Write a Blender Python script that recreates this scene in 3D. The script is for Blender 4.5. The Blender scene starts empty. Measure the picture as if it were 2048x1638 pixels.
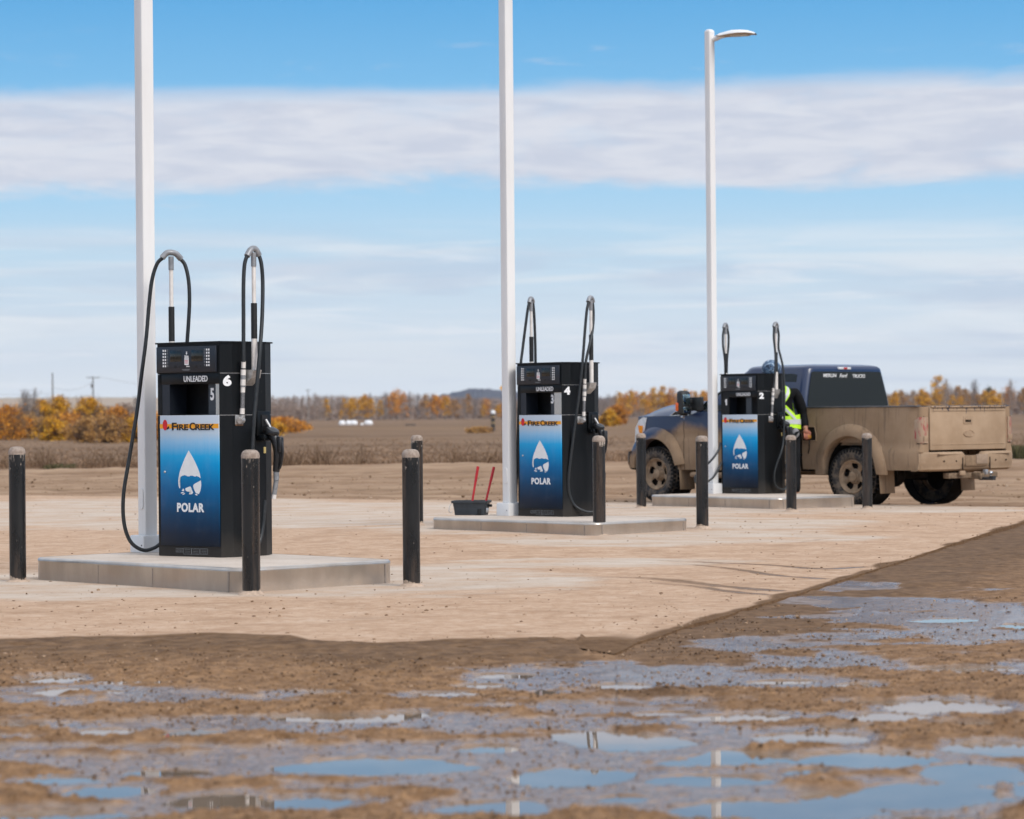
import bpy, bmesh, math, random
import numpy as np
from mathutils import Vector, Matrix

S = bpy.context.scene
COL = S.collection
R = math.radians

# ------------------------------------------------------------------ camera
F, CX, CY, H0, ROLL, CAMH = 5470.0, 1024.0, 819.0, 831.0, .0087, 1.3
_p = math.atan((H0 - CY) / F)
c_r = np.array([math.cos(ROLL), 0, -math.sin(ROLL)])
_f = np.array([0, math.cos(_p), math.sin(_p)])
c_u = np.cross(c_r, _f)
c_f = np.cross(c_u, c_r)
cam = bpy.data.cameras.new('camera')
camo = bpy.data.objects.new('camera', cam)
COL.objects.link(camo)
m = Matrix.Identity(4)
for i in range(3):
    m[i][0] = c_r[i]; m[i][1] = c_u[i]; m[i][2] = -c_f[i]
m[2][3] = CAMH
camo.matrix_world = m
cam.sensor_width = 36.0
cam.lens = F / 2048 * 36
cam.clip_start = .5
cam.clip_end = 20000
cam.dof.use_dof = True
cam.dof.focus_distance = 23.0
cam.dof.aperture_fstop = 3.3
S.camera = camo

# ------------------------------------------------------------------ world
EXPO = 0.55
WS = 0.12
def lin(c):
    return [(v / 255 / 12.92) if v / 255 <= .04045 else ((v / 255 + .055) / 1.055) ** 2.4 for v in c]
w = bpy.data.worlds.new('World'); S.world = w; w.use_nodes = True
nt = w.node_tree; N = nt.nodes; LK = nt.links
for n in list(N): N.remove(n)
def nd(t, tree=None, **k):
    n = (tree or nt).nodes.new(t)
    for a, b in k.items(): setattr(n, a, b)
    return n
SUN_EL, SUN_AZ = 38.0, 138.0        # azimuth clockwise from +Y
out = nd('ShaderNodeOutputWorld'); bg = nd('ShaderNodeBackground'); bg.inputs[1].default_value = WS
LK.new(bg.outputs[0], out.inputs[0])
sky = nd('ShaderNodeTexSky', sky_type='NISHITA', sun_disc=False)
sky.sun_elevation = R(SUN_EL); sky.sun_rotation = R(SUN_AZ); sky.air_density = 1.0; sky.dust_density = 1.0
tc = nd('ShaderNodeTexCoord'); sep = nd('ShaderNodeSeparateXYZ'); LK.new(tc.outputs['Generated'], sep.inputs[0])
def wmath(op, a, b=None, clamp=False):
    n = nd('ShaderNodeMath', operation=op, use_clamp=clamp)
    for i, v in enumerate((a, b)):
        if v is None: continue
        if isinstance(v, (int, float)): n.inputs[i].default_value = v
        else: LK.new(v, n.inputs[i])
    return n.outputs[0]
def wrange(v, a, b, c=0., d=1., smooth=True):
    n = nd('ShaderNodeMapRange', interpolation_type='SMOOTHSTEP' if smooth else 'LINEAR')
    LK.new(v, n.inputs[0])
    for i, x in enumerate((a, b, c, d)): n.inputs[i + 1].default_value = x
    return n.outputs[0]
def wmix(f, a, b):
    n = nd('ShaderNodeMix', data_type='RGBA')
    if isinstance(f, float): n.inputs[0].default_value = f
    else: LK.new(f, n.inputs[0])
    for i, v in ((6, a), (7, b)):
        if isinstance(v, (list, tuple)): n.inputs[i].default_value = list(v) + [1]
        else: LK.new(v, n.inputs[i])
    return n.outputs[2]
KS = 1 / (WS * 2 ** EXPO)
def sc(c): return [v * KS for v in lin(c)]
zz = sep.outputs[2]
ramp = nd('ShaderNodeValToRGB'); LK.new(wmath('DIVIDE', zz, .4), ramp.inputs[0])
stops = [(0, (232, 238, 245)), (.02, (222, 232, 242)), (.045, (206, 225, 240)), (.062, (192, 221, 241)), (.08, (172, 214, 243)),
         (.105, (146, 200, 240)), (.122, (126, 190, 236)), (.155, (96, 172, 228)), (.2, (78, 152, 216)), (.4, (66, 130, 200))]
el = ramp.color_ramp.elements
while len(el) < len(stops): el.new(.5)
for e, (p, c) in zip(el, stops): e.position = p / .4; e.color = lin(c) + [1]
bright = nd('ShaderNodeVectorMath', operation='SCALE'); LK.new(ramp.outputs[0], bright.inputs[0]); bright.inputs[3].default_value = KS
def wnoise(sx, sz, detail, rough, off=0., dist=0.):
    cmb = nd('ShaderNodeCombineXYZ')
    LK.new(wmath('MULTIPLY', sep.outputs[0], sx), cmb.inputs[0])
    LK.new(wmath('ADD', wmath('MULTIPLY', sep.outputs[1], sx * .6), off), cmb.inputs[1])
    LK.new(wmath('MULTIPLY', zz, sz), cmb.inputs[2])
    n = nd('ShaderNodeTexNoise'); n.inputs['Scale'].default_value = 1; n.inputs['Detail'].default_value = detail
    n.inputs['Roughness'].default_value = rough; n.inputs['Distortion'].default_value = dist
    LK.new(cmb.outputs[0], n.inputs['Vector']); return n.outputs[0]
n1 = wnoise(7, 95, 6, .55, 3.1, .6)
n2 = wnoise(5, 60, 5, .6, 11.7, .8)
n3 = wnoise(26, 170, 6, .6, 5.5, .4)
n4 = wnoise(14, 60, 7, .62, 21.0, .5)
base = bright.outputs[0]
# faint long streaks low in the sky, pale ones and greyer ones
n5 = wnoise(11, 150, 5, .6, 33.0, .7)
low = wmath('MULTIPLY', wrange(zz, .076, .052), wrange(zz, -.002, .012))
base = wmix(wmath('MULTIPLY', wmath('MULTIPLY', wrange(n1, .40, .62), low), .85), base, sc((228, 236, 243)))
base = wmix(wmath('MULTIPLY', wmath('MULTIPLY', wrange(n2, .48, .66), low), .48), base, sc((190, 203, 224)))
base = wmix(wmath('MULTIPLY', wmath('MULTIPLY', wrange(n5, .50, .66), low), .6), base, sc((236, 241, 247)))
# the broad stratus band
edge = wmath('ADD', wmath('MULTIPLY', wmath('SUBTRACT', n4, .5), .026), wmath('MULTIPLY', wmath('SUBTRACT', n3, .5), .010))
zb = wmath('ADD', zz, edge)
zb2 = wmath('ADD', zz, wmath('MULTIPLY', sep.outputs[0], -.012))
zb2 = wmath('ADD', zb2, wmath('MULTIPLY', edge, .45))
band = wmath('MULTIPLY', wrange(zb, .0785, .0885), wrange(zb2, .1225, .1130))
inner = wmix(wrange(n3, .34, .66), sc((206, 212, 227)), sc((224, 227, 236)))
base = wmix(wmath('MULTIPLY', band, wrange(n4, .22, .5, .72, .97)), base, inner)
# loose wisps above the band
wis = wmath('MULTIPLY', wmath('MULTIPLY', wrange(n3, .55, .72), wrange(n4, .42, .62)), wmath('MULTIPLY', wrange(zz, .112, .118), wrange(zz, .145, .124)))
base = wmix(wmath('MULTIPLY', wis, .65), base, sc((196, 208, 228)))
# high thin cloud overhead (out of the picture, it softens the light)
hi = wnoise(2.2, 3, 5, .6, 1.0)
high = wmix(wrange(hi, .3, .65, .35, .85), sky.outputs[0], [8.2, 8.5, 9.0])
final = wmix(wrange(zz, .2, .45), base, high)
LK.new(final, bg.inputs[0])

# ------------------------------------------------------------------ sun
sl = bpy.data.lights.new('sun', 'SUN'); sl.energy = 1.5; sl.angle = R(24); sl.color = (1, .95, .88)
so = bpy.data.objects.new('sun', sl); COL.objects.link(so)
_az = R(SUN_AZ); sd = Vector((math.sin(_az) * math.cos(R(SUN_EL)), math.cos(_az) * math.cos(R(SUN_EL)), math.sin(R(SUN_EL))))
so.rotation_euler = sd.to_track_quat('Z', 'Y').to_euler(); so.location = (20, -20, 30)
S.view_settings.view_transform = 'Standard'; S.view_settings.look = 'None'
S.view_settings.exposure = EXPO; S.view_settings.gamma = 1.0; S.view_settings.use_curve_mapping = False
S.cycles.max_bounces = 8; S.cycles.use_denoising = True

# ------------------------------------------------------------------ pixel -> place helpers (2048-wide photograph)
CP = np.array([0, 0, CAMH])
def ray(x, y):
    d = c_f + c_r * (x - CX) / F - c_u * (y - CY) / F
    return d / d[1]
def gnd(x, y, z=0.):
    d = ray(x, y); return CP + d * ((z - CAMH) / d[2])
def at(x, y, Y): return CP + ray(x, y) * Y
def V3(a): return Vector([float(v) for v in a])

# ------------------------------------------------------------------ noise in numpy
def _hash(ix, iy, seed):
    h = (ix.astype(np.int64) * 374761393 + iy.astype(np.int64) * 668265263 + seed * 974634777) & 0xffffffff
    h = ((h ^ (h >> 13)) * 1274126177) & 0xffffffff
    return ((h ^ (h >> 16)) & 0xffff) / 65535.0
def vn(x, y, seed=0):
    x0 = np.floor(x); y0 = np.floor(y); fx = x - x0; fy = y - y0
    fx = fx * fx * (3 - 2 * fx); fy = fy * fy * (3 - 2 * fy)
    a = _hash(x0, y0, seed); b = _hash(x0 + 1, y0, seed); c = _hash(x0, y0 + 1, seed); d = _hash(x0 + 1, y0 + 1, seed)
    return (a * (1 - fx) + b * fx) * (1 - fy) + (c * (1 - fx) + d * fx) * fy - .5
def fbm(x, y, seed=0, o=4):
    s = 0; a = 1.
    for i in range(o):
        s = s + a * vn(x * 2 ** i + i * 17.3, y * 2 ** i - i * 9.1, seed + i); a *= .5
    return s
def sst(x, a, b):
    t = np.clip((x - a) / (b - a), 0, 1); return t * t * (3 - 2 * t)

# ------------------------------------------------------------------ materials
def material(name):
    mt = bpy.data.materials.new(name); mt.use_nodes = True
    t = mt.node_tree; b = t.nodes['Principled BSDF']; return mt, t, b
class T:
    """small node helper for one material"""
    def __init__(s, name):
        s.m, s.t, s.b = material(name)
        s.tc = s.t.nodes.new('ShaderNodeTexCoord')
    def link(s, a, b): s.t.links.new(a, b)
    def obj(s): return s.tc.outputs['Object']
    def noise(s, scale, detail=4, rough=.55, vec=None, stretch=None, dist=0.):
        n = s.t.nodes.new('ShaderNodeTexNoise')
        n.inputs['Scale'].default_value = scale; n.inputs['Detail'].default_value = detail; n.inputs['Roughness'].default_value = rough
        n.inputs['Distortion'].default_value = dist
        v = vec or s.obj()
        if stretch:
            mp = s.t.nodes.new('ShaderNodeMapping'); mp.inputs['Scale'].default_value = stretch; s.link(v, mp.inputs[0]); v = mp.outputs[0]
        s.link(v, n.inputs['Vector']); return n.outputs[0]
    def math(s, op, a, b=None, clamp=False):
        n = s.t.nodes.new('ShaderNodeMath'); n.operation = op; n.use_clamp = clamp
        for i, v in enumerate((a, b)):
            if v is None: continue
            if isinstance(v, (int, float)): n.inputs[i].default_value = v
            else: s.link(v, n.inputs[i])
        return n.outputs[0]
    def rng(s, v, a, b, c=0., d=1.):
        n = s.t.nodes.new('ShaderNodeMapRange'); n.interpolation_type = 'SMOOTHSTEP'; s.link(v, n.inputs[0])
        for i, x in enumerate((a, b, c, d)): n.inputs[i + 1].default_value = x
        return n.outputs[0]
    def mix(s, f, a, b):
        n = s.t.nodes.new('ShaderNodeMix'); n.data_type = 'RGBA'
        if isinstance(f, (int, float)): n.inputs[0].default_value = f
        else: s.link(f, n.inputs[0])
        for i, v in ((6, a), (7, b)):
            if isinstance(v, (list, tuple)): n.inputs[i].default_value = list(v)[:3] + [1]
            else: s.link(v, n.inputs[i])
        return n.outputs[2]
    def ramp(s, v, stops):
        n = s.t.nodes.new('ShaderNodeValToRGB'); e = n.color_ramp.elements
        while len(e) < len(stops): e.new(.5)
        for k, (p, c) in zip(e, stops): k.position = p; k.color = list(c)[:3] + [1]
        s.link(v, n.inputs[0]); return n.outputs[0]
    def attr(s, name):
        n = s.t.nodes.new('ShaderNodeAttribute'); n.attribute_name = name; return n.outputs['Fac']
    def xyz(s, v=None):
        n = s.t.nodes.new('ShaderNodeSeparateXYZ'); s.link(v or s.obj(), n.inputs[0]); return n.outputs
    def set(s, color=None, rough=None, metal=None, **k):
        for key, v in (('Base Color', color), ('Roughness', rough), ('Metallic', metal)) + tuple((a.replace('_', ' '), b) for a, b in k.items()):
            if v is None: continue
            if isinstance(v, (list, tuple)): s.b.inputs[key].default_value = list(v)[:3] + [1]
            elif isinstance(v, (int, float)): s.b.inputs[key].default_value = v
            else: s.link(v, s.b.inputs[key])
        return s
    def bump(s, v, strength=.3, dist=.01):
        n = s.t.nodes.new('ShaderNodeBump'); n.inputs['Strength'].default_value = strength; n.inputs['Distance'].default_value = dist
        s.link(v, n.inputs['Height']); s.link(n.outputs[0], s.b.inputs['Normal']); return s
def plain(name, c, rough=.5, metal=0., var=.15, scale=20., bump=0., spec=.5):
    t = T(name); n = t.noise(scale, 5)
    col = t.mix(t.rng(n, .3, .7), [v * (1 - var) for v in c], [min(1, v * (1 + var)) for v in c])
    t.set(col, t.rng(n, .3, .7, max(0, rough - .06), min(1, rough + .06)), metal)
    t.b.inputs['Specular IOR Level'].default_value = spec
    if bump: t.bump(n, bump, .004)
    if rough >= .85: t.b.inputs['Specular IOR Level'].default_value = .1
    return t.m

# ------------------------------------------------------------------ mesh helpers
class MB:
    def __init__(s): s.v = []; s.f = []; s.mi = []; s.cur = 0; s.sm = []
    def add(s, vs, fs, smooth=False):
        o = len(s.v); s.v += [tuple(float(c) for c in v) for v in vs]
        for f in fs: s.f.append([o + i for i in f]); s.mi.append(s.cur); s.sm.append(smooth)
        return s
    def box(s, c, d, rz=0., bev=0., M=None):
        bm = bmesh.new(); bmesh.ops.create_cube(bm, size=1)
        for v in bm.verts: v.co = Vector((v.co.x * d[0], v.co.y * d[1], v.co.z * d[2]))
        if bev: bmesh.ops.bevel(bm, geom=bm.edges[:], offset=bev, segments=2, affect='EDGES', profile=.5)
        X = Matrix.Translation(Vector(c)) @ (M.to_4x4() if M else Matrix.Rotation(rz, 4, 'Z'))
        return s.bm(bm, X, bool(bev))
    def bm(s, bm, X=None, smooth=False):
        bm.verts.ensure_lookup_table()
        for i, v in enumerate(bm.verts): v.index = i
        s.add([(X @ v.co) if X else v.co for v in bm.verts], [[v.index for v in f.verts] for f in bm.faces], smooth); bm.free(); return s
    def tube(s, pts, r, n=8, cap=True, smooth=True):
        P = [Vector([float(c) for c in p]) for p in pts]; k = len(P)
        rr = r if isinstance(r, (list, tuple)) else [r] * k
        up = None; vs = []
        for i in range(k):
            d = (P[min(i + 1, k - 1)] - P[max(i - 1, 0)]).normalized()
            if up is None: up = d.orthogonal().normalized()
            up = (up - d * up.dot(d)); up = up.normalized() if up.length > 1e-6 else d.orthogonal().normalized()
            q = d.cross(up)
            for j in range(n):
                a = 2 * math.pi * j / n; vs.append(P[i] + (up * math.cos(a) + q * math.sin(a)) * rr[i])
        fs = [[i * n + j, i * n + (j + 1) % n, (i + 1) * n + (j + 1) % n, (i + 1) * n + j] for i in range(k - 1) for j in range(n)]
        if cap: fs += [list(range(n))[::-1], [(k - 1) * n + j for j in range(n)]]
        return s.add(vs, fs, smooth)
    def lathe(s, prof, n=24, M=None, smooth=True, a0=0., a1=2 * math.pi):
        """prof: (radius, axial) pairs, axis = local z"""
        vs = []; full = abs(a1 - a0 - 2 * math.pi) < 1e-6; nn = n if full else n + 1
        for r, z in prof:
            for j in range(nn):
                a = a0 + (a1 - a0) * j / n; p = Vector((r * math.cos(a), r * math.sin(a), z)); vs.append(M @ p if M else p)
        fs = []
        for i in range(len(prof) - 1):
            for j in range(n):
                fs.append([i * nn + j, i * nn + (j + 1) % nn, (i + 1) * nn + (j + 1) % nn, (i + 1) * nn + j])
        return s.add(vs, fs, smooth)
    def prism(s, poly, a, b, fn):
        """poly 2D points; fn(u, v, w) -> xyz, w from a to b"""
        n = len(poly); vs = [fn(u, v, a) for u, v in poly] + [fn(u, v, b) for u, v in poly]
        fs = [[i, (i + 1) % n, n + (i + 1) % n, n + i] for i in range(n)] + [list(range(n))[::-1], list(range(n, 2 * n))]
        return s.add(vs, fs)
    def sphere(s, c, r, n=12, sc=(1, 1, 1)):
        pr = [(max(1e-4, math.sin(math.pi * i / n)) * r, -math.cos(math.pi * i / n) * r) for i in range(n + 1)]
        return s.lathe(pr, n * 2, Matrix.Translation(Vector(c)) @ Matrix.Diagonal((*sc, 1)))
    def grid(s, A, smooth=True, close=False):
        """A[i][j] points"""
        r = len(A); c = len(A[0]); vs = [p for row in A for p in row]
        fs = [[i * c + j, i * c + (j + 1) % c, (i + 1) * c + (j + 1) % c, (i + 1) * c + j] for i in range(r - 1) for j in range(c if close else c - 1)]
        return s.add(vs, fs, smooth)
    def mesh(s, name, mats):
        me = bpy.data.meshes.new(name); me.from_pydata(s.v, [], s.f)
        for mt in (mats if isinstance(mats, (list, tuple)) else [mats]): me.materials.append(mt)
        me.polygons.foreach_set('material_index', s.mi); me.polygons.foreach_set('use_smooth', s.sm)
        bm = bmesh.new(); bm.from_mesh(me); bmesh.ops.recalc_face_normals(bm, faces=bm.faces); bm.to_mesh(me); bm.free()
        me.update(); return me
    def build(s, name, mats, parent=None, sharp=40):
        me = s.mesh(name, mats)
        if any(s.sm): me.set_sharp_from_angle(angle=R(sharp))
        return link(name, me, parent)
def link(name, me, parent=None):
    o = bpy.data.objects.new(name, me); COL.objects.link(o)
    if parent: o.parent = parent
    return o
def np_mesh(name, V, Fq, mat, attrs=None, smooth=True, quads=True):
    me = bpy.data.meshes.new(name); k = Fq.shape[1]
    me.vertices.add(len(V)); me.vertices.foreach_set('co', np.ascontiguousarray(V, dtype=np.float32).ravel())
    me.loops.add(Fq.size); me.loops.foreach_set('vertex_index', np.ascontiguousarray(Fq, dtype=np.int32).ravel())
    me.polygons.add(len(Fq)); me.polygons.foreach_set('loop_start', np.arange(0, Fq.size, k, dtype=np.int32))
    me.polygons.foreach_set('use_smooth', np.full(len(Fq), smooth))
    for a, v in (attrs or {}).items():
        at_ = me.attributes.new(a, 'FLOAT', 'POINT'); at_.data.foreach_set('value', np.ascontiguousarray(v, dtype=np.float32).ravel())
    if mat: me.materials.append(mat)
    me.update(calc_edges=True); me.validate(); return me
def tag(o, label=None, cat=None, group=None, kind=None):
    if label: o['label'] = label
    if cat: o['category'] = cat
    if group: o['group'] = group
    if kind: o['kind'] = kind
    return o
def thing(name, label, cat, loc=(0, 0, 0), rz=0., group=None):
    o = bpy.data.objects.new(name, None); COL.objects.link(o); o.location = V3(loc); o.rotation_euler = (0, 0, rz)
    o.empty_display_size = .2
    return tag(o, label, cat, group)
def spline(pts, n=8):
    """Catmull-Rom through pts"""
    P = [np.array(p, float) for p in pts]; P = [2 * P[0] - P[1]] + P + [2 * P[-1] - P[-2]]; o = []
    for i in range(1, len(P) - 2):
        for k in range(n):
            t = k / n; a, b, c, d = P[i - 1:i + 3]
            o.append(.5 * (2 * b + (c - a) * t + (2 * a - 5 * b + 4 * c - d) * t * t + (3 * b - a - 3 * c + d) * t ** 3))
    o.append(P[-2]); return o
def text_mesh(body, size, bold=0., depth=.0015, width=None, align='CENTER', shear=0., space=1.):
    cu = bpy.data.curves.new('lettering', 'FONT'); cu.body = body; cu.size = size; cu.align_x = align; cu.align_y = 'CENTER'
    cu.offset = bold; cu.extrude = depth; cu.shear = shear; cu.space_character = space; cu.resolution_u = 4
    o = bpy.data.objects.new('lettering', cu); COL.objects.link(o)
    dg = bpy.context.evaluated_depsgraph_get(); dg.update()
    me = bpy.data.meshes.new_from_object(o.evaluated_get(dg)); bpy.data.objects.remove(o); bpy.data.curves.remove(cu)
    n = len(me.vertices); co = np.empty(n * 3, np.float32); me.vertices.foreach_get('co', co); co = co.reshape(-1, 3)
    if width:
        w_ = np.ptp(co[:, 0]); co[:, 0] *= width / w_; me.vertices.foreach_set('co', co.ravel())
    hh = np.ptp(co[:, 1]); mid = (co[:, 1].max() + co[:, 1].min()) / 2; mx = (co[:, 0].max() + co[:, 0].min()) / 2
    co[:, 1] = (co[:, 1] - mid) * (size / hh)
    if align == 'CENTER': co[:, 0] -= mx
    else: co[:, 0] -= co[:, 0].min()
    me.vertices.foreach_set('co', co.ravel()); me.update(); return me
def lettering(body, h, X, mat, parent, name='lettering', **k):
    """text h metres tall, X = matrix taking text plane (x right, y up, z out) to parent space"""
    me = text_mesh(body, h, **k); me.transform(X); me.materials.clear(); me.materials.append(mat); return link(name, me, parent)
def face_matrix(o, right, up):
    r_ = Vector(right).normalized(); u_ = Vector(up).normalized(); n_ = r_.cross(u_); M_ = Matrix.Identity(4)
    for i in range(3): M_[i][0] = r_[i]; M_[i][1] = u_[i]; M_[i][2] = n_[i]; M_[i][3] = o[i]
    return M_

# ================================================================== THE GROUND
I4C = np.array([.75, 30.9]); I1C = np.array([3.22, 37.05])
def padz(x, y):
    return .022 + .068 * np.exp(-((x - I4C[0]) ** 2 + (y - I4C[1]) ** 2) / 4.2 ** 2) + .03 * np.exp(-((x - I1C[0]) ** 2 + (y - I1C[1]) ** 2) / 1.9 ** 2)
def pad_at(x, y):
    z = 0.
    for _ in range(12):
        g = gnd(x, y, z); z = float(padz(g[0], g[1]))
    return gnd(x, y, z)
# front edge of the pad (where wet soil laps over it), as Y over t = X/Y
_fp = [(-1400, 1292), (-600, 1296), (-200, 1290), (0, 1288), (200, 1283), (425, 1278), (575, 1281), (625, 1292), (750, 1300), (820, 1297), (900, 1291), (1024, 1286), (1120, 1288), (1200, 1301), (1225, 1305), (1300, 1318)]
_ft = np.array([(x - CX) / F for x, y in _fp]); _fy = np.array([CAMH * F / (y - (H0 - .0087 * (x - CX))) for x, y in _fp])
def frontY(t): return np.interp(t, _ft, _fy)
def rightY(t): return np.where(t < .3, 4.285 / np.maximum(.3245 - t, 1e-3), 1e3) * (1 + .012 * fbm(t * 90., t * 0 + 3.3, 301, 5) - .02 * sst(t, .045, .0369))
def backY(t): return 40.77 / (1 + .658 * t)
def padstart(t): return np.where(t < .0369, frontY(t), rightY(t))

def polar(t0, t1, nt_, ya, yb, ny):
    ed = .215      # fine columns where the lens looks, coarse ones out to the sides
    t = np.concatenate([np.linspace(t0, -ed, 50)[:-1], np.linspace(-ed, min(ed, t1), nt_)] + ([np.linspace(ed, t1, 50)[1:]] if t1 > ed else [])); nt_ = len(t); a = ya(t); b = yb(t); k = np.linspace(0, 1, ny)[:, None]
    Y = a ** (1 - k) * b ** k; X = Y * t[None, :]
    idx = np.arange(ny * nt_).reshape(ny, nt_)
    q = np.stack([idx[:-1, :-1], idx[:-1, 1:], idx[1:, 1:], idx[1:, :-1]], -1).reshape(-1, 4)
    return X, Y, np.broadcast_to(t, X.shape), q
def sheet(name, X, Y, Z, q, mat, attrs=None):
    me = np_mesh(name, np.stack([X.ravel(), Y.ravel(), Z.ravel()], 1), q, mat, {k: v.ravel() for k, v in (attrs or {}).items()})
    return tag(link(name, me), kind='structure')
cst = lambda v: (lambda t: np.full_like(t, v))

# ---- muddy road in front
# puddles: (x, y, half width, half height) in the photograph, laid on the ground
PUD = [(95, 1357, 58, 7), (120, 1384, 50, 8), (215, 1386, 34, 4), (40, 1452, 60, 7), (215, 1466, 52, 9), (690, 1436, 150, 9), (810, 1430, 70, 8), (375, 1470, 60, 11),
       (1010, 1352, 55, 5), (900, 1388, 60, 5), (960, 1372, 50, 4), (740, 1533, 170, 15), (980, 1500, 60, 9), (215, 1583, 80, 13), (100, 1632, 200, 12), (450, 1601, 85, 15), (620, 1606, 85, 13),
       (1000, 1620, 105, 16), (120, 1560, 80, 7), (1090, 1386, 26, 5), (1250, 1374, 66, 6), (1500, 1437, 105, 8), (1560, 1364, 60, 4), (1700, 1371, 45, 5), (1930, 1340, 110, 5),
       (1890, 1412, 110, 14), (1790, 1436, 80, 9), (1240, 1482, 120, 18), (1470, 1516, 95, 15), (1375, 1527, 65, 9), (1640, 1480, 105, 12), (1420, 1562, 125, 10), (1730, 1522, 170, 15),
       (2000, 1500, 85, 13), (1130, 1556, 105, 17), (1980, 1552, 110, 22), (1800, 1590, 190, 24), (1560, 1622, 170, 20), (1050, 1618, 50, 18), (1890, 1241, 60, 4), (2030, 1254, 24, 6),
       (1740, 1405, 60, 5), (330, 1545, 70, 6), (560, 1480, 50, 5), (1130, 1470, 40, 6), (1960, 1450, 70, 6), (2150, 1590, 120, 20), (2200, 1420, 120, 12), (-120, 1500, 120, 12), (1260, 1600, 50, 7),
       (1600, 1545, 45, 7), (840, 1470, 50, 5), (1340, 1428, 60, 4), (640, 1392, 50, 4), (1700, 1455, 50, 5)]
WET = [(1880, 1236, 360, 44, 1.), (1640, 1206, 120, 16, 1.), (1950, 1300, 280, 34, .85), (1250, 1345, 420, 26, .62), (150, 1400, 330, 40, .62), (1700, 1178, 130, 17, 1.), (1850, 1212, 170, 16, 1.), (1560, 1200, 90, 12, .9), (1950, 1180, 150, 8, .8), (1500, 1240, 120, 8, .5), (1300, 1390, 500, 60, .8), (1700, 1300, 400, 45, .75), (300, 1480, 500, 90, .6), (900, 1500, 700, 100, .75), (1500, 1560, 700, 140, .7),
       (1400, 1150, 90, 6, .8), (1330, 1136, 60, 5, .6), (2000, 1300, 200, 60, .8)]
def ell(x, y, rx, ry):
    c = gnd(x, y); n_ = gnd(x, y - ry); f_ = gnd(x, y + ry); return c[0], (n_[1] + f_[1]) / 2, rx / F * c[1], (n_[1] - f_[1]) / 2
def mudfield(X, Y, t):
    wx = fbm(X * 1.9, Y * 1.1, 5, 4) * .5; wy = fbm(X * 1.9, Y * 1.1, 9, 4) * .5
    wx2 = fbm(X * 9, Y * 6, 15, 3) * .3; wy2 = fbm(X * 9, Y * 6, 19, 3) * .3
    basin = np.zeros_like(X); wet = np.zeros_like(X)
    for p in PUD:
        cx, cy, rx, ry = ell(*p)
        d = np.sqrt(((X - cx) / rx + wx + wx2) ** 2 + ((Y - cy) / ry + wy + wy2) ** 2)
        basin = np.maximum(basin, sst(d, 1.25, .55)); wet = np.maximum(wet, .9 * sst(d, 2.2, .9))
    for x, y, rx, ry, k in WET:
        cx, cy, rx, ry = ell(x, y, rx, ry)
        d = np.sqrt(((X - cx) / rx + wx * .8) ** 2 + ((Y - cy) / ry + wy * .8) ** 2); wet = np.maximum(wet, k * sst(d, 1.15, .5))
    near = sst(Y, 17, 12)
    strk = fbm(X * .75, Y * 1.9, 231, 5)                      # long shallow films of water lie across the road
    film = np.clip(sst(wet + .80 * strk + .42 * fbm(X * 4, Y * 5, 241, 4), .38, .80), 0, 1)
    rough_n = .022 * fbm(X * 1.1, Y * 1.5, 31, 4) + .012 * fbm(X * 7, Y * 5, 41, 3)
    grit = np.maximum(0, fbm(X * 26, Y * 22, 51, 3)) * .022 + np.maximum(0, vn(X * 55, Y * 50, 61) - .12) * .028
    rut = np.abs(np.sin((Y - .12 * X + .35 * fbm(X * .5, Y * .5, 251, 3)) * 2.6))
    z = .016 + rough_n * (1 - .75 * basin) * (1 - .7 * film) + grit * (.35 + .65 * near) * (1 - .55 * basin) * (1 - .62 * film) - .014 * film - .010 * rut ** 6 * (1 - film) - .062 * basin
    wet = np.maximum(film, .95 * basin)
    return z, basin, wet
def mud_top(t): return np.where(t < .0369, frontY(t) + .45, np.where(t < .195, rightY(t) + .5, np.interp(t, [.195, .21, .4, .75], [33.6, 40, 46, 50])))
X, Y, t, q = polar(-.75, .75, 520, cst(6.5), mud_top, 640)
Z, basin, wet = mudfield(X, Y, t)
wt_ = sst(t, .022, .055); dF = Y - frontY(t) - 34. * wt_                        # behind the lap line
XE = .55 + (Y - 14.9) * .3245; dE = (X - XE) / 1.051                  # right of the pad's straight edge
lapn = fbm(X * 3, Y * 3, 71, 4) * .02
lap = sst(dF, -1.3, -.25)
Z = Z * (1 - .6 * lap) + lap * (.022 + lapn + .012 * fbm(X * 9, Y * 7, 75, 3))
Z = np.where((dF > 0) & (t < .0369), Z * (1 - sst(dF, .0, .3)) - .06 * sst(dF, .0, .3), Z)
edge = (t >= .0369) & (dE < .6)
k = sst(dE, .9, .05) * sst(t, .020, .045)
zr = .008 + .014 * fbm(X * 4, Y * 4, 81, 3)
Z = Z * (1 - k) + zr * k
Z = np.where((t >= .0369) & (dE < -.05), np.minimum(Z, -.05), Z)
wet = wet * (1 - .9 * sst(dF, -1.5, -.3)) * (1 - .3 * (fbm(X * 2.5, Y * 1.6, 91, 4) > .12))
# the darker but not watery soil along the pad
dry = (1 - wt_) * sst(dF, -2.2, -.6) + wt_ * sst(dE, 1.6, .5) * sst(wet, .9, .5) * (dE > -.5)
dry = np.maximum(dry, sst(t, .115, .15) * sst(Y, 21.5, 24.5))
wet = wet * (1 - .7 * dry)
Zmud = Z
t_ = T('wet_mud')
aw, ad, ab = t_.attr('wet'), t_.attr('dry'), t_.attr('basin')
nA = t_.noise(9, 8, .65); nB = t_.noise(60, 6, .65); nC = t_.noise(1.7, 5, .6)
base_c = t_.mix(t_.rng(nA, .3, .7), (.135, .072, .034), (.30, .175, .090))
base_c = t_.mix(t_.rng(nB, .58, .72), base_c, (.36, .235, .14)); base_c = t_.mix(t_.rng(nB, .42, .32), base_c, (.055, .031, .018))
drk = t_.mix(t_.rng(nA, .3, .7), (.088, .048, .023), (.180, .106, .056))
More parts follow.
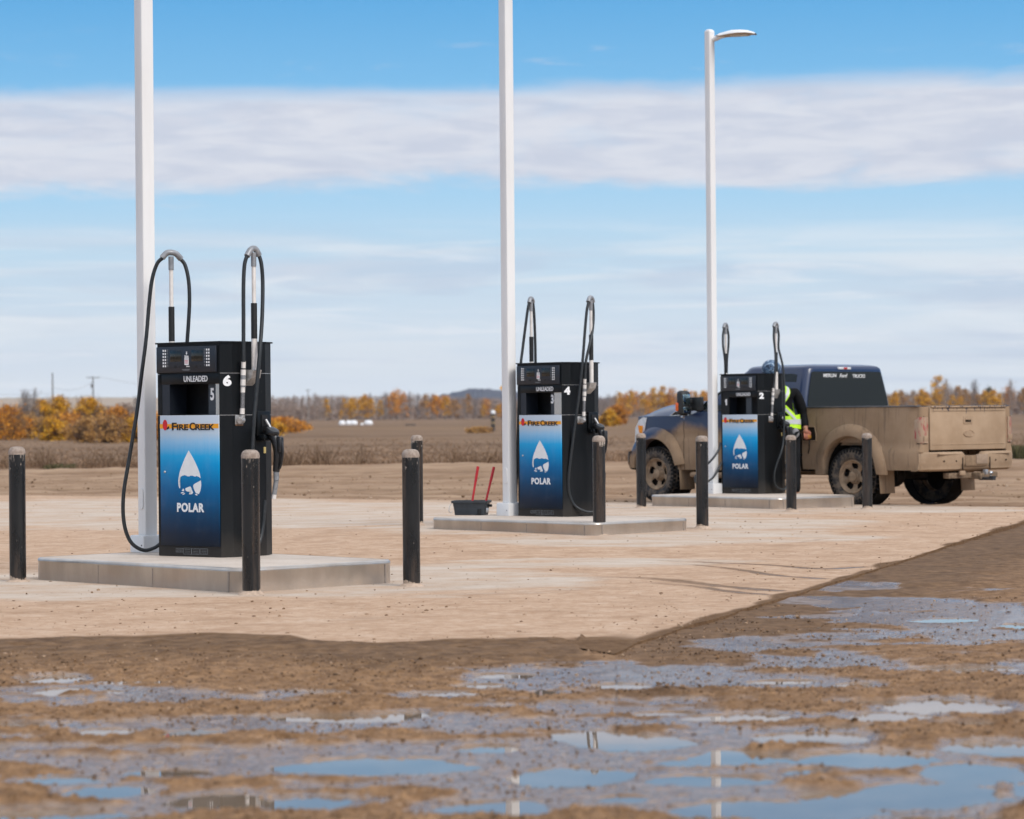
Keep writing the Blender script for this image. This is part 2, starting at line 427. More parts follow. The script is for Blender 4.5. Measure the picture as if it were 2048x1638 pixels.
c_ = t_.mix(t_.math('MULTIPLY', ad, t_.rng(nC, .3, .6, .6, 1.)), base_c, drk)
c_ = t_.mix(t_.math('MULTIPLY', aw, .7), c_, t_.mix(t_.rng(nA, .35, .65), (.115, .066, .036), (.21, .128, .074)))
wn = t_.math('ADD', aw, t_.math('MULTIPLY', t_.math('SUBTRACT', nA, .5), .5), True)
rg = t_.rng(wn, .10, .80, .70, .07)
t_.set(c_, rg)
t_.link(t_.rng(wn, .15, .7, .06, .5), t_.b.inputs['Specular IOR Level'])
t_.bump(t_.math('ADD', nB, t_.math('MULTIPLY', nA, .6)), .6, .006)
sheet('muddy_road', X, Y, Zmud, q, t_.m, {'wet': wet, 'dry': dry, 'basin': basin})

# ---- standing water
t_ = T('puddle_water')
t_.set(t_.mix(t_.rng(t_.noise(2.5), .3, .7), (.16, .115, .08), (.23, .17, .12)), .015); t_.b.inputs['IOR'].default_value = 1.33
t_.bump(t_.noise(9, 3, .5), .03, .004)
Xw, Yw, tw, qw = polar(-.75, .75, 60, cst(6.5), lambda t: np.where(t < .0369, frontY(t) - .6, np.where(t < .195, rightY(t) - 1.0, np.interp(t, [.195, .21, .4], [30, 32, 33]))), 60)
sheet('water', Xw, Yw, np.full_like(Xw, -.004), qw, t_.m)

# ---- concrete pad under a skin of tracked sand
X, Y, t, q = polar(-.75, .2035, 460, lambda t: padstart(t) - np.where(t < .0369, .35, 0), backY, 360)
Z = padz(X, Y) + .004 * fbm(X * .9, Y * .9, 101, 4)
clean = np.zeros_like(X)
for (cx, cy, a_, b_) in [(-2.3, 21.5, 3.2, 2.5), (I4C[0] + .4, I4C[1] - .3, 3.2, 2.6), (I1C[0] + .5, I1C[1] - .6, 3.6, 2.2), (-1.5, 36, 6.5, 6.), (-6, 38, 5, 6.), (1.5, 27.5, 2.2, 1.6), (.6, 23.6, 1.6, .8), (4.7, 35.2, 2.4, 1.)]:
    d = np.sqrt(((X - cx) / a_ + .25 * fbm(X * .8, Y * .8, 111, 4)) ** 2 + ((Y - cy) / b_ + .25 * fbm(X * .8, Y * .8, 121, 4)) ** 2)
    clean = np.maximum(clean, sst(d, 1.15, .75))
trk = np.zeros_like(X)
def track(pts, wd, k):
    """mud carried onto the pad along a tyre path given by photo points"""
    global trk
    P = spline([gnd(*p)[:2] for p in pts], 10); n_ = len(P)
    for i in range(n_ - 1):
        a, b = P[i], P[i + 1]; ab_ = b - a; L = ab_ @ ab_
        u = np.clip(((X - a[0]) * ab_[0] + (Y - a[1]) * ab_[1]) / L, 0, 1)
        d = np.hypot(X - a[0] - u * ab_[0], Y - a[1] - u * ab_[1]) + .035 * fbm(X * 2, Y * 2, 131, 3) + .05 * fbm(X * 7, Y * 1.5, 133, 2)
        f = 1 - .75 * i / n_
        trk = np.maximum(trk, k * f * sst(d, wd * .8, wd * .2))
track([(1720, 1140), (1640, 1143), (1540, 1136), (1420, 1131), (1320, 1127)], .16, 1.)
track([(1650, 1163), (1560, 1157), (1470, 1144), (1380, 1135), (1290, 1131)], .12, .9)
track([(1560, 1188), (1460, 1180), (1340, 1166), (1240, 1160), (1140, 1160)], .20, .8)
track([(1545, 1196), (1470, 1190), (1400, 1180), (1330, 1174), (1260, 1171)], .10, .9)
track([(1480, 1210), (1300, 1190), (1100, 1172), (900, 1170), (760, 1190), (600, 1225)], .16, .22)
track([(1450, 1222), (1260, 1214), (1080, 1210), (900, 1218), (700, 1244)], .16, .22)
track([(2000, 1066), (1800, 1080), (1660, 1092), (1540, 1098)], .2, .2)
for dx_, k_ in ((0, .30), (38, .24), (-70, .2), (120, .26), (210, .2)):
    track([(1500 + dx_, 1196 + dx_ * .1), (1350 + dx_, 1176 + dx_ * .06), (1150 + dx_ * .8, 1162 + dx_ * .09), (980 + dx_ * .6, 1172 + dx_ * .14), (860 + dx_ * .4, 1192 + dx_ * .2), (700 + dx_ * .3, 1228 + dx_ * .22), (480 + dx_, 1250 + dx_ * .12), (200, 1262 + dx_ * .08), (-100, 1268)], .07, k_)
    track([(1660 + dx_ * .4, 1085 + dx_ * .08), (1560 + dx_ * .5, 1098 + dx_ * .1), (1400 + dx_, 1112 + dx_ * .1), (1180 + dx_, 1110 + dx_ * .1), (900 + dx_, 1098 + dx_ * .08), (600, 1080 + dx_ * .05), (300, 1066)], .08, k_)
dE2 = np.where(t >= .0369, (XE2 := .55 + (Y - 14.9) * .3245) - X, 9)
damp = np.where(t < .0369, sst(Y - frontY(t) + .22 * fbm(X * 2.2, Y * 1.5, 331, 4), .38, -.05), 0.)
damp = np.maximum(damp, .8 * sst(dE2 + .16 * fbm(X * 2.6, Y * 1.3, 311, 4), .14, .0)); damp = np.maximum(damp, .9 * sst(np.hypot(X - .55, (Y - 15.1) * .6) + .2 * fbm(X * 3, Y * 3, 321, 3), .55, .2))
t_ = T('sandy_concrete')
ac, at_, am = t_.attr('clean'), t_.attr('track'), t_.attr('damp')
nA = t_.noise(1.3, 6, .6, stretch=(.5, 1.4, 1)); nB = t_.noise(14, 7, .68); nC = t_.noise(70, 8, .72); nD = t_.noise(2.4, 7, .68, stretch=(.6, .9, 1))
sand = t_.mix(t_.rng(nB, .3, .7), (.42, .268, .170), (.545, .385, .27))
sand = t_.mix(t_.math('MULTIPLY', t_.rng(nD, .48, .68), .75), sand, (.33, .205, .125)); nE = t_.noise(2.6, 8, .72); sand = t_.mix(t_.math('MULTIPLY', t_.rng(nE, .50, .64), .5), sand, (.36, .225, .14)); sand = t_.mix(t_.math('MULTIPLY', t_.rng(nE, .46, .34), .5), sand, (.60, .45, .335))
conc = t_.mix(t_.rng(nD, .3, .7), (.47, .375, .295), (.565, .475, .39))
cl = t_.math('ADD', t_.math('MULTIPLY', ac, .62), t_.math('ADD', t_.math('MULTIPLY', t_.math('SUBTRACT', nA, .5), 1.3), t_.math('MULTIPLY', t_.math('SUBTRACT', nD, .5), .9)), True)
c_ = t_.mix(t_.rng(cl, .2, .85), sand, conc)
c_ = t_.mix(t_.math('MULTIPLY', t_.rng(nC, .56, .66), .5), c_, (.26, .155, .09))
c_ = t_.mix(t_.math('MULTIPLY', t_.rng(nC, .42, .34), .5), c_, (.66, .51, .385))
ta = t_.rng(t_.math('ADD', at_, t_.math('MULTIPLY', t_.math('SUBTRACT', nB, .5), 1.3)), .15, .75)
c_ = t_.mix(t_.math('MULTIPLY', ta, t_.math('GREATER_THAN', at_, .02)), c_, t_.mix(t_.rng(nB, .3, .7), (.11, .066, .038), (.19, .118, .07)))
da = t_.rng(t_.math('ADD', am, t_.math('MULTIPLY', t_.math('SUBTRACT', nB, .5), .5)), .2, .8)
c_ = t_.mix(t_.math('MULTIPLY', da, t_.math('GREATER_THAN', am, .01)), c_, t_.mix(t_.rng(nB, .3, .7), (.105, .057, .028), (.19, .112, .06)))
t_.set(c_, t_.rng(at_, .45, .95, .92, .28)); t_.link(t_.rng(at_, .45, .95, .08, .5), t_.b.inputs['Specular IOR Level']); t_.bump(t_.math('ADD', nC, t_.math('MULTIPLY', nB, .35)), .7, .008)
pad = sheet('concrete_pad', X, Y, Z, q, t_.m, {'clean': clean, 'track': trk, 'damp': damp})
# the pad's straight edge as a real step
e_t = np.linspace(.0369, .2035, 200); e_y = rightY(e_t); e_x = e_y * e_t; e_z = padz(e_x, e_y) + .004 * fbm(e_x * .9, e_y * .9, 101, 4)
V_ = np.concatenate([np.stack([e_x, e_y, e_z], 1), np.stack([e_x + .012, e_y - .003, np.full_like(e_x, -.08)], 1)])
i_ = np.arange(199); q_ = np.stack([i_, i_ + 200, i_ + 201, i_ + 1], 1)
sk = link('pad_edge', np_mesh('pad_edge', V_, q_, t_.m, {'damp': np.concatenate([np.full(200, .9), np.full(200, 1.)]), 'clean': np.zeros(400), 'track': np.zeros(400)}), pad)

# ---- dirt yard behind the pad
X, Y, t, q = polar(-.75, .75, 340, lambda t: np.where(t < .19, backY(np.minimum(t, .19)) - .3, np.interp(t, [.19, .22, .5, .75], [35.9, 37.5, 42, 45])), lambda t: np.full_like(t, 69.), 260)
dB = Y - backY(np.minimum(t, .19))
ruts_edge = np.zeros_like(X)
for off, k in ((5.0, .8), (7.2, .9), (11., 1.), (12.9, 1.), (17., .7), (19.2, .8)):
    d = np.abs(dB - off - .9 * fbm(X * .12, Y * .0 + off, 141, 3) - .02 * X * off * .3)
    ruts_edge = np.maximum(ruts_edge, k * sst(d, .65, .2))
ruts_edge = np.maximum(ruts_edge, sst(Y + .8 * fbm(X * .4, Y * .2, 341, 4), 66.2, 66.9))  # darker, sunken strip along the field edge, besides the tyre ruts
pile = .13 * sst(dB, 16, 22) + .10 * np.maximum(0, fbm(X * .35, Y * .35, 151, 3))
Z = -.035 + .03 * sst(dB, 0., 1.5) + .05 * fbm(X * .5, Y * .4, 161, 4) + .035 * fbm(X * 2.2, Y * 1.4, 171, 3) * sst(dB, .3, 3) - .06 * ruts_edge + pile * sst(dB, 2, 6)
Z = np.where(t > .1, Z - .03, Z)
t_ = T('yard_dirt'); ar = t_.attr('ruts_edge')
nA = t_.noise(1.1, 8, .7, stretch=(.22, 1, 1)); nB = t_.noise(9, 6, .7, stretch=(.6, 1, 1))
c_ = t_.mix(t_.rng(nA, .3, .7), (.235, .145, .088), (.40, .275, .18)); c_ = t_.mix(t_.rng(nB, .6, .75), c_, (.47, .34, .235))
c_ = t_.mix(t_.math('MULTIPLY', ar, t_.rng(nA, .35, .6, .35, .85)), c_, (.15, .092, .054))
t_.set(c_, .95); t_.b.inputs['Specular IOR Level'].default_value = .05; t_.bump(nB, .8, .04)
sheet('dirt_yard', X, Y, Z, q, t_.m, {'ruts_edge': ruts_edge})

# ---- dry grass field out to the trees, and the base ground below everything
def fieldz(X, Y):
    r = np.hypot(X, Y)
    return .12 * sst(Y, 66, 69) - .02 + .10 * fbm(X * .05, Y * .03, 181, 4) * sst(Y, 67, 90) - .05 * sst(Y, 90, 300)
X, Y, t, q = polar(-.9, .9, 240, cst(67.2), cst(1700.), 260)
Z = fieldz(X, Y)
t_ = T('dry_field')
nA = t_.noise(.05, 7, .66, stretch=(.25, 1, 1)); nB = t_.noise(.6, 6, .7, stretch=(.5, 1., 1)); nC = t_.noise(.006, 4, .6)
c_ = t_.mix(t_.rng(nA, .3, .7), (.135, .082, .049), (.235, .152, .095)); c_ = t_.mix(t_.rng(nB, .45, .75), c_, (.28, .195, .13)); c_ = t_.mix(t_.rng(nB, .42, .28), c_, (.12, .08, .05))
c_ = t_.mix(t_.math('MULTIPLY', t_.rng(nC, .5, .62), .35), c_, (.30, .185, .09))
t_.set(c_, .95); t_.b.inputs['Specular IOR Level'].default_value = .04; t_.bump(nB, .25, .1)
FIELD = t_.m
sheet('field', X, Y, Z, q, FIELD)
a_ = np.linspace(0, 2 * np.pi, 97)[:-1]; rr = np.array([.01, 30, 120, 500, 1800, 9000.])
V_ = np.array([[r * math.cos(a), r * math.sin(a), -.34 if r < 1000 else -.6] for r in rr for a in a_]); n_ = 96
q_ = np.array([[i * n_ + j, i * n_ + (j + 1) % n_, (i + 1) * n_ + (j + 1) % n_, (i + 1) * n_ + j] for i in range(len(rr) - 1) for j in range(n_)])
tag(link('ground', np_mesh('ground', V_, q_, FIELD)), kind='structure')

# ---- low hills on the horizon
def ridge(name, pts, Y0, dep, col, seed):
    """pts: photo (x, y) of the skyline, standing Y0 metres off and dep metres deep"""
    px = np.linspace(pts[0][0], pts[-1][0], 260); py = np.interp(px, [p[0] for p in pts], [p[1] for p in pts])
    rows = []
    for k_ in np.linspace(0, 1, 14):
        yy = Y0 + dep * (k_ * 2 - 1); prof = math.sin(math.pi * k_) ** .8 if 0 < k_ < 1 else 0
        zc = np.array([at(x, y, Y0)[2] for x, y in zip(px, py)]); X_ = (px - CX) / F * yy
        zz_ = -1 + (zc + 1) * prof + (fbm(px * .03, np.full_like(px, k_ * 5), seed, 4) * 4 + fbm(px * .2, np.full_like(px, k_ * 9), seed, 3) * 3) * prof * (.25 if 'blue' not in name else 1)
        rows.append(np.stack([X_, np.full_like(X_, yy), zz_], 1))
    V_ = np.concatenate(rows); n_ = 260; idx = np.arange(14 * n_).reshape(14, n_)
    q_ = np.stack([idx[:-1, :-1], idx[:-1, 1:], idx[1:, 1:], idx[1:, :-1]], -1).reshape(-1, 4)
    tag(link('hills', np_mesh('hills', V_, q_, col)), kind='structure')
t_ = T('far_stubble'); t_.set(t_.mix(t_.rng(t_.noise(.01, 5, .6, stretch=(.3, 1, 3)), .35, .65), (.36, .27, .19), (.30, .25, .19)), .95); STUB = t_.m
t_ = T('hazy_wooded_hill'); t_.set(t_.mix(t_.rng(t_.noise(.012, 6, .65, stretch=(1, 1, 2)), .3, .7), (.050, .054, .070), (.092, .090, .098)), .95); t_.b.inputs['Specular IOR Level'].default_value = .1; WOODED = t_.m  # bluish haze of distance is painted into the base colour
ridge('stubble', [(-1600, 800), (-300, 796), (0, 796), (150, 795), (280, 795), (420, 800), (560, 812), (700, 830), (760, 840)], 1900, 350, STUB, 3)
ridge('blue', [(780, 836), (850, 802), (890, 790), (930, 780), (965, 776), (1010, 779), (1060, 787), (1130, 793), (1230, 798), (1330, 806), (1450, 824), (1500, 834)], 4600, 500, WOODED, 7)

# ================================================================== PUMP ISLANDS
def mm(*a): return a
t_ = T('cast_concrete'); nA = t_.noise(2.2, 6, .6); nB = t_.noise(40, 5, .6)
t_.set(t_.mix(t_.rng(nB, .55, .75), t_.mix(t_.rng(nA, .3, .7), (.47, .385, .31), (.58, .49, .41)), (.36, .28, .21)), .85); t_.bump(nB, .2, .003); CONC = t_.m
t_ = T('galvanised_form'); nA = t_.noise(1.6, 5, .6, stretch=(1, 1, .15)); nB = t_.noise(9, 6, .65, stretch=(1, 1, .35)); o_ = t_.xyz()
dusty = t_.math('ADD', t_.rng(o_[2], .17, .02, .0, .6), t_.math('MULTIPLY', t_.math('SUBTRACT', nB, .45), 1.1), True)
t_.set(t_.mix(dusty, t_.mix(t_.rng(nA, .35, .65), (.40, .36, .32), (.56, .51, .455)), (.40, .305, .23)), t_.rng(dusty, 0, 1, .30, .8), t_.rng(dusty, 0, 1, .75, .10)); STEEL_FORM = t_.m
DARKSEAM = plain('seam_dark', (.27, .225, .19), .7)
IL, IW, IH, IR = 2.50, 1.46, .2, .145
def rrect(L, W, r, n=7):
    o = []
    for cx, cy, a0 in ((L / 2 - r, W / 2 - r, 0), (-L / 2 + r, W / 2 - r, 90), (-L / 2 + r, -W / 2 + r, 180), (L / 2 - r, -W / 2 + r, 270)):
        o += [(cx + r * math.cos(R(a0 + 90 * i / n)), cy + r * math.sin(R(a0 + 90 * i / n))) for i in range(n + 1)]
    return o
IYAW = 46.
def island(cx, cy, IL, IW, IYAW, label):
    g = thing('pump_island', label, 'pump island', (cx, cy, 0), R(-IYAW), 'steel-edged concrete pump islands')
    b = MB(); rows = []
    for ins, z in ((0, -.05), (0, IH - .035), (-.004, IH - .030), (-.004, IH - .022), (.001, IH - .010), (.010, IH - .003), (.024, IH)):
        rows.append([(x, y, z) for x, y in rrect(IL - 2 * ins, IW - 2 * ins, IR - ins)])
    b.grid(rows, True, True); b.build('steel_edge', STEEL_FORM, g, 50)
    b = MB(); top = [(x, y, IH - .001) for x, y in rrect(IL - .046, IW - .046, IR - .02)]
    n_ = len(top); b.add(top + [(0, 0, IH + .004)], [[i, (i + 1) % n_, n_] for i in range(n_)]); b.build('concrete_top', CONC, g)
    for sx in (-.42, .28):
        b = MB(); b.box((sx, -IW / 2 - .001, .08), (.006, .004, .17)); b.build('seam', DARKSEAM, g)
    for sy in (-IW / 2 + .13, IW / 2 - .13):
        b = MB(); b.box((IL / 2 + .001, sy, .085), (.004, .012, .165)); b.build('seam', DARKSEAM, g)
    b = MB(); b.box((IL / 2 - .13, -IW / 2 - .001, .085), (.012, .004, .165)); b.build('seam', DARKSEAM, g)
    return g
island(-2.375, 21.479, 2.669, 1.55, 45.8, 'steel-edged concrete island carrying the pump numbered 6')
island(.485, 29.34, 2.53, 1.48, 46.4, 'steel-edged concrete island carrying the pump numbered 4 and the squeegee bucket')
island(3.235, 37.0, 2.46, 1.56, 50., 'steel-edged concrete island beside the muddy pickup truck')

# ================================================================== LIGHT POLES
t_ = T('white_gloss_paint'); nA = t_.noise(3, 5, .6, stretch=(1, 1, .2))
t_.set(t_.mix(t_.rng(nA, .35, .7), (.78, .77, .755), (.71, .695, .675)), t_.rng(nA, .3, .7, .28, .42)); WHITE = t_.m
WARM_UNDER = plain('lamp_underside', (.42, .33, .25), .6); LENS = plain('lamp_lens', (.55, .55, .52), .15)
DARKM = plain('dark_metal', (.03, .03, .032), .5)
PH, PW = 6.36, .102
def light_pole(loc, yaw, label, hh=88, PW=.116):
    g = thing('light_pole', label, 'light pole', loc, yaw, 'white square light poles')
    b = MB(); rows = [[(x, y, z) for x, y in rrect(PW, PW, .010, 3)] for z in (.0, PH)]
    b.grid(rows, True, True); b.build('shaft', WHITE, g, 35)
    b = MB(); rows = [[(x, y, z) for x, y in rrect(PW * k, PW * k, .014 * k, 3)] for k, z in ((1.04, PH - .004), (1.04, PH + .006), (.9, PH + .028), (.5, PH + .042), (.02, PH + .046))]
    b.grid(rows, True, True); b.build('pole_cap', WHITE, g, 35)
    b = MB()
    rows = [[(x, y, z) for x, y in rrect(k, k, .012, 3)] for k, z in ((.215, .001), (.215, .130), (.205, .140), (.118, .142))]
    b.grid(rows, True, True); cov = b.build('base_cover', WHITE, g, 30)
    for sx, sy in ((0, -.1085), (-.1085, 0)):
        b = MB(); b.sphere((sx + (.075 if sx == 0 else 0), sy + (.075 if sy == 0 else 0), .06), .006, 6); b.build('screw', DARKM, cov)
    # oval hand-hole cover low on the shaft
    b = MB(); pl = [(u * .032 + 0, .055 * s_ + v * .032) for s_ in (1,) for u, v in [(math.cos(R(a)), math.sin(R(a))) for a in range(0, 181, 20)]] + [(u * .032, -.055 + v * .032) for u, v in [(math.cos(R(a)), math.sin(R(a))) for a in range(180, 361, 20)]]
    b.prism(pl, 0, .008, lambda u, v, w_: (u, -PW / 2 - w_, hh / 100 * .5 + v)); hc = b.build('handhole_cover', WHITE, g)
    # LED head on a short arm, to local +x
    ang = R(HEADROT)
    H = MB(); H.cur = 0
    M_ = Matrix.Rotation(ang, 4, 'Z')
    def P_(x, y, z): return M_ @ Vector((x, y, z))
    arm = MB(); arm.tube([P_(.045, 0, PH - .10), P_(.10, 0, PH - .085), P_(.16, 0, PH - .055), P_(.22, 0, PH - .045)], [.034, .036, .040, .042], 10); arm.build('arm', WHITE, g)
    st = [(.10, .05, -.055, -.045, 0), (.16, .085, -.035, -.062, 0), (.24, .13, -.004, -.062, 0), (.34, .165, .012, -.055, 0), (.46, .175, .010, -.05, 0), (.56, .155, -.004, -.05, 0), (.63, .11, -.028, -.055, 0), (.665, .05, -.05, -.062, 0)]
    rows = []
    for x, hw, zt, zb_, _ in st:
        row = []
        for a in range(0, 13):
            u = math.cos(math.pi * a / 12); row.append(P_(x, hw * u, PH - .0 + zb_ + (zt - zb_) * max(0, 1 - abs(u) ** 2.4) ** .6 + .0))
        rows.append(row)
    H.grid(rows, True); H.build('lamp_housing', WHITE, g, 60)
    U = MB(); U.grid([[P_(x, -hw, PH + zb_ + .001), P_(x, -hw * .5, PH + zb_ - .010), P_(x, hw * .5, PH + zb_ - .010), P_(x, hw, PH + zb_ + .001)] for x, hw, zt, zb_, _ in st], True); und = U.build('lamp_underside', WARM_UNDER, g)
    U = MB(); U.box(P_(.44, 0, PH - .066), (.24, .17, .012), ang, .003); U.build('lens', LENS, und)
    return g
HEADROT = 28.
P1 = gnd(296, 1104, .2); P2 = gnd(1020, 1031, .2); P3 = gnd(1427, 987, .2)
light_pole(P1, R(-50), 'white square light pole standing behind the pump numbered 6')
light_pole(P2, R(-50), 'white square light pole between the squeegee bucket and the pump numbered 4')
light_pole(P3, R(-50), 'white square light pole with its lamp head in view, beside the pickup truck', 88, .102)

# ================================================================== BOLLARDS
t_ = T('scuffed_black_paint'); o_ = t_.xyz(); nA = t_.noise(7, 7, .7, stretch=(1, 1, .22)); nB = t_.noise(45, 4, .6); nC = t_.noise(13, 5, .7)
ri = t_.t.nodes.new('ShaderNodeObjectInfo').outputs['Random']
c_ = t_.mix(t_.rng(nA, .35, .7), (.007, .0075, .008), (.017, .016, .015))
ang_ = t_.math('ADD', o_[0], t_.math('MULTIPLY', o_[1], -.4))
c_ = t_.mix(t_.math('MULTIPLY', t_.rng(t_.noise(9, 6, .75, stretch=(1, 1, .06)), .47, .66), .9), c_, (.062, .042, .030))
c_ = t_.mix(t_.math('MULTIPLY', t_.rng(nB, .69, .73), .7), c_, (.30, .26, .22))
drip = t_.math('ADD', nC, t_.rng(o_[2], .78, 1.0, -.25, .16))
c_ = t_.mix(t_.rng(t_.noise(16, 6, .7, stretch=(1, 1, .16)), .5, .6), c_, t_.mix(t_.rng(drip, .56, .60), c_, (.42, .35, .29)))
foot = t_.math('ADD', nC, t_.rng(o_[2], .10, .0, -.35, .18)); c_ = t_.mix(t_.rng(foot, .52, .58), c_, (.40, .31, .235))
t_.set(c_, t_.rng(nA, .3, .7, .22, .45)); t_.b.inputs['Specular IOR Level'].default_value = .45; BLACKP = t_.m
t_ = T('dusty_cap'); nA = t_.noise(30, 6, .7)
t_.set(t_.mix(t_.rng(nA, .38, .62), (.36, .29, .24), (.24, .185, .145)), .9); t_.bump(nA, .5, .006); CAPM = t_.m
DUSTHEAP = plain('heaped_dust', (.44, .33, .25), .95, var=.2, scale=25, bump=.4)
def bollard(px, py, ptop, label, lean=(0, 0), cap=.03):
    g0 = pad_at(px, py); top = at(px, ptop, g0[1]); h = top[2] - g0[2]
    g = thing('bollard', label, 'bollard', g0, random.Random(px).random() * 6.28, 'black steel bollards around the pumps')
    g.rotation_euler.x = R(lean[0]); g.rotation_euler.y = R(lean[1])
    r = .0655; b = MB(); b.lathe([(r, -.06), (r, h - .045)], 28); b.build('post', BLACKP, g, 60)
    b = MB(); b.lathe([(r + .001, h - .055 - cap * .3), (r + .003, h - .046), (r * .97, h - .026), (r * .8, h - .010), (r * .5, h - .002), (.001, h)], 28); b.build('domed_cap', CAPM, g, 60)
    b = MB(); rg_ = random.Random(px * 7)
    b.lathe([(r + .05, -.012), (r + .022, .006 + rg_.random() * .006), (r - .002, .016 + rg_.random() * .014)], 24); b.build('dust_collar', DUSTHEAP, g, 60)
    return g
bollard(36, 1163, 893, 'black bollard standing apart off the far end of the island with the pump numbered 6')
bollard(503, 1189, 899, 'scuffed black bollard in front of the pump numbered 6, touching the island corner')
bollard(823.5, 1172, 898, 'black bollard with crusted foot beside the short end of the island carrying pump 6')
bollard(835, 1051, 870, 'black bollard half hidden behind another bollard, near the squeegee bucket')
bollard(1199, 1070, 871, 'streaked black bollard at the island corner in front of the pump numbered 4')
bollard(1405, 1057, 871, 'black bollard standing alone in front of the light pole with the lamp head')
bollard(1283, 1016, 866, 'black bollard with white chips in front of the front wheel of the pickup truck')
bollard(1583, 1023, 870, 'black bollard beside the pump numbered 2, below the hand of the person')
bollard(1735, 1018, 866, 'black bollard with white paint streak in front of the rear wheel of the pickup truck')

# ================================================================== FUEL PUMPS
t_ = T('black_enamel'); nA = t_.noise(4, 5, .6, stretch=(1, 1, .25)); nB = t_.noise(70, 3, .6); o_ = t_.xyz()
c_ = t_.mix(t_.rng(nA, .35, .7), (.004, .005, .006), (.008, .009, .010)); c_ = t_.mix(t_.math('MULTIPLY', t_.rng(nB, .68, .74), .25), c_, (.10, .085, .07))
c_ = t_.mix(t_.math('MULTIPLY', t_.math('ADD', t_.rng(o_[2], .30, .0, -.2, .5), t_.math('MULTIPLY', t_.math('SUBTRACT', nA, .5), .8), True), .45), c_, (.10, .08, .06))
t_.set(c_, t_.rng(nA, .3, .7, .34, .46)); t_.b.inputs['Specular IOR Level'].default_value = .25; BLK = t_.m
BLK2 = plain('blue_black_panel', (.012, .016, .024), .42, var=.1); RECESS = plain('recess_black', (.006, .006, .007), .6)
POST5 = plain('slate_grey_panel', (.028, .036, .046), .4)
t_ = T('brushed_stainless'); t_.set((.62, .60, .57), .22, 1.); t_.bump(t_.noise(6, 3, .5, stretch=(30, 30, .5)), .05, .002); STAIN = t_.m
LCD = plain('display_glass', (.018, .020, .018), .12, var=.05); WPRINT = plain('white_print', (.78, .78, .78), .5, var=.03)
BPRINT = plain('black_print', (.010, .008, .008), .4); RPRINT = plain('red_print', (.62, .012, .02), .4); OPRINT = plain('orange_print', (.86, .36, .012), .4, var=.05)
GREYPRINT = plain('grey_print', (.22, .23, .24), .5)
RUBBER = plain('hose_rubber', (.016, .019, .021), .46, var=.25, scale=40); SLEEVE = plain('black_sleeve', (.010, .010, .010), .55)
MASTW = plain('mast_white', (.70, .66, .62), .45, var=.08); ALU = plain('cast_aluminium', (.42, .41, .40), .42, .55, var=.2, scale=50); GREYCAST = plain('grey_swivel', (.26, .265, .275), .45, .3, var=.2)
BRAID = plain('braided_steel', (.20, .20, .205), .45, .5, var=.45, scale=160); NOZB = plain('nozzle_black', (.010, .010, .011), .42); TAGY = plain('yellow_tag', (.55, .42, .16), .6)
RUSTY = plain('rust_stain', (.20, .11, .06), .8)
t_ = T('blue_fade_print'); o_ = t_.xyz(); nA = t_.noise(5, 6, .65, stretch=(6, 6, .5)); nB = t_.noise(3, 5, .6)
zf = t_.math('ADD', t_.math('DIVIDE', t_.math('SUBTRACT', o_[2], .086), 1.036), t_.math('MULTIPLY', t_.math('SUBTRACT', nA, .5), .05))
g_ = t_.ramp(zf, [(0, lin((7, 22, 38))), (.10, lin((4, 34, 60))), (.25, lin((0, 62, 100))), (.45, lin((0, 98, 152))), (.62, lin((0, 140, 198))), (.69, lin((30, 158, 212))), (.80, lin((140, 184, 216))), (.86, lin((176, 192, 206))), (1, lin((186, 194, 204)))])
t_.set(t_.mix(t_.math('MULTIPLY', t_.rng(nB, .5, .75), .06), g_, (.5, .5, .5)), t_.rng(nA, .3, .7, .30, .42)); t_.b.inputs['Specular IOR Level'].default_value = .25; BLUE = t_.m
HWF, DEP, HP = .345, .58, 1.70
LD = .50          # the left-hand hoses hang this much farther off than the pump's front corner
def drop_pt(X_, Y_):
    px = 300 + X_ / 7.447; py = 820 + Y_ / 7.447
    return ((px - 315) / 180.5 - .312, 1.122 - (py - 826 + (px - 315) * -.03) * .0039)
EMB = [[(540, 590), (570, 645), (600, 700), (632, 765), (660, 830), (682, 885), (700, 940), (708, 980), (710, 1012), (690, 992), (668, 984), (650, 976), (640, 984), (625, 985), (600, 973), (575, 965), (560, 972), (550, 982), (520, 980), (505, 970), (488, 963), (470, 962), (450, 968), (432, 975), (416, 988), (404, 1008), (397, 1035), (395, 1065), (398, 1095), (402, 1115), (410, 1137), (406, 1160), (396, 1152), (387, 1120), (383, 1080), (383, 1040), (387, 1000), (395, 955), (408, 900), (425, 850), (450, 785), (480, 710), (510, 650)],
       [(713, 1045), (718, 1070), (721, 1110), (718, 1150), (706, 1205), (686, 1251), (668, 1244), (645, 1238), (632, 1215), (618, 1185), (606, 1150), (602, 1128), (612, 1104), (632, 1090), (660, 1075), (690, 1060)],
       [(488, 1160), (520, 1146), (558, 1132), (572, 1152), (584, 1190), (600, 1225), (588, 1248), (560, 1252), (538, 1250), (544, 1236), (568, 1230), (572, 1222), (548, 1213), (515, 1210), (494, 1196), (486, 1178)],
       [(455, 1163), (466, 1180), (466, 1202), (448, 1204), (431, 1192), (444, 1180)], [(420, 1222), (445, 1217), (472, 1218), (462, 1228), (432, 1238), (418, 1234)], [(440, 1248), (462, 1238), (484, 1234), (474, 1248), (448, 1258)], [(628, 1248), (650, 1250), (670, 1262), (655, 1272), (636, 1262)]]
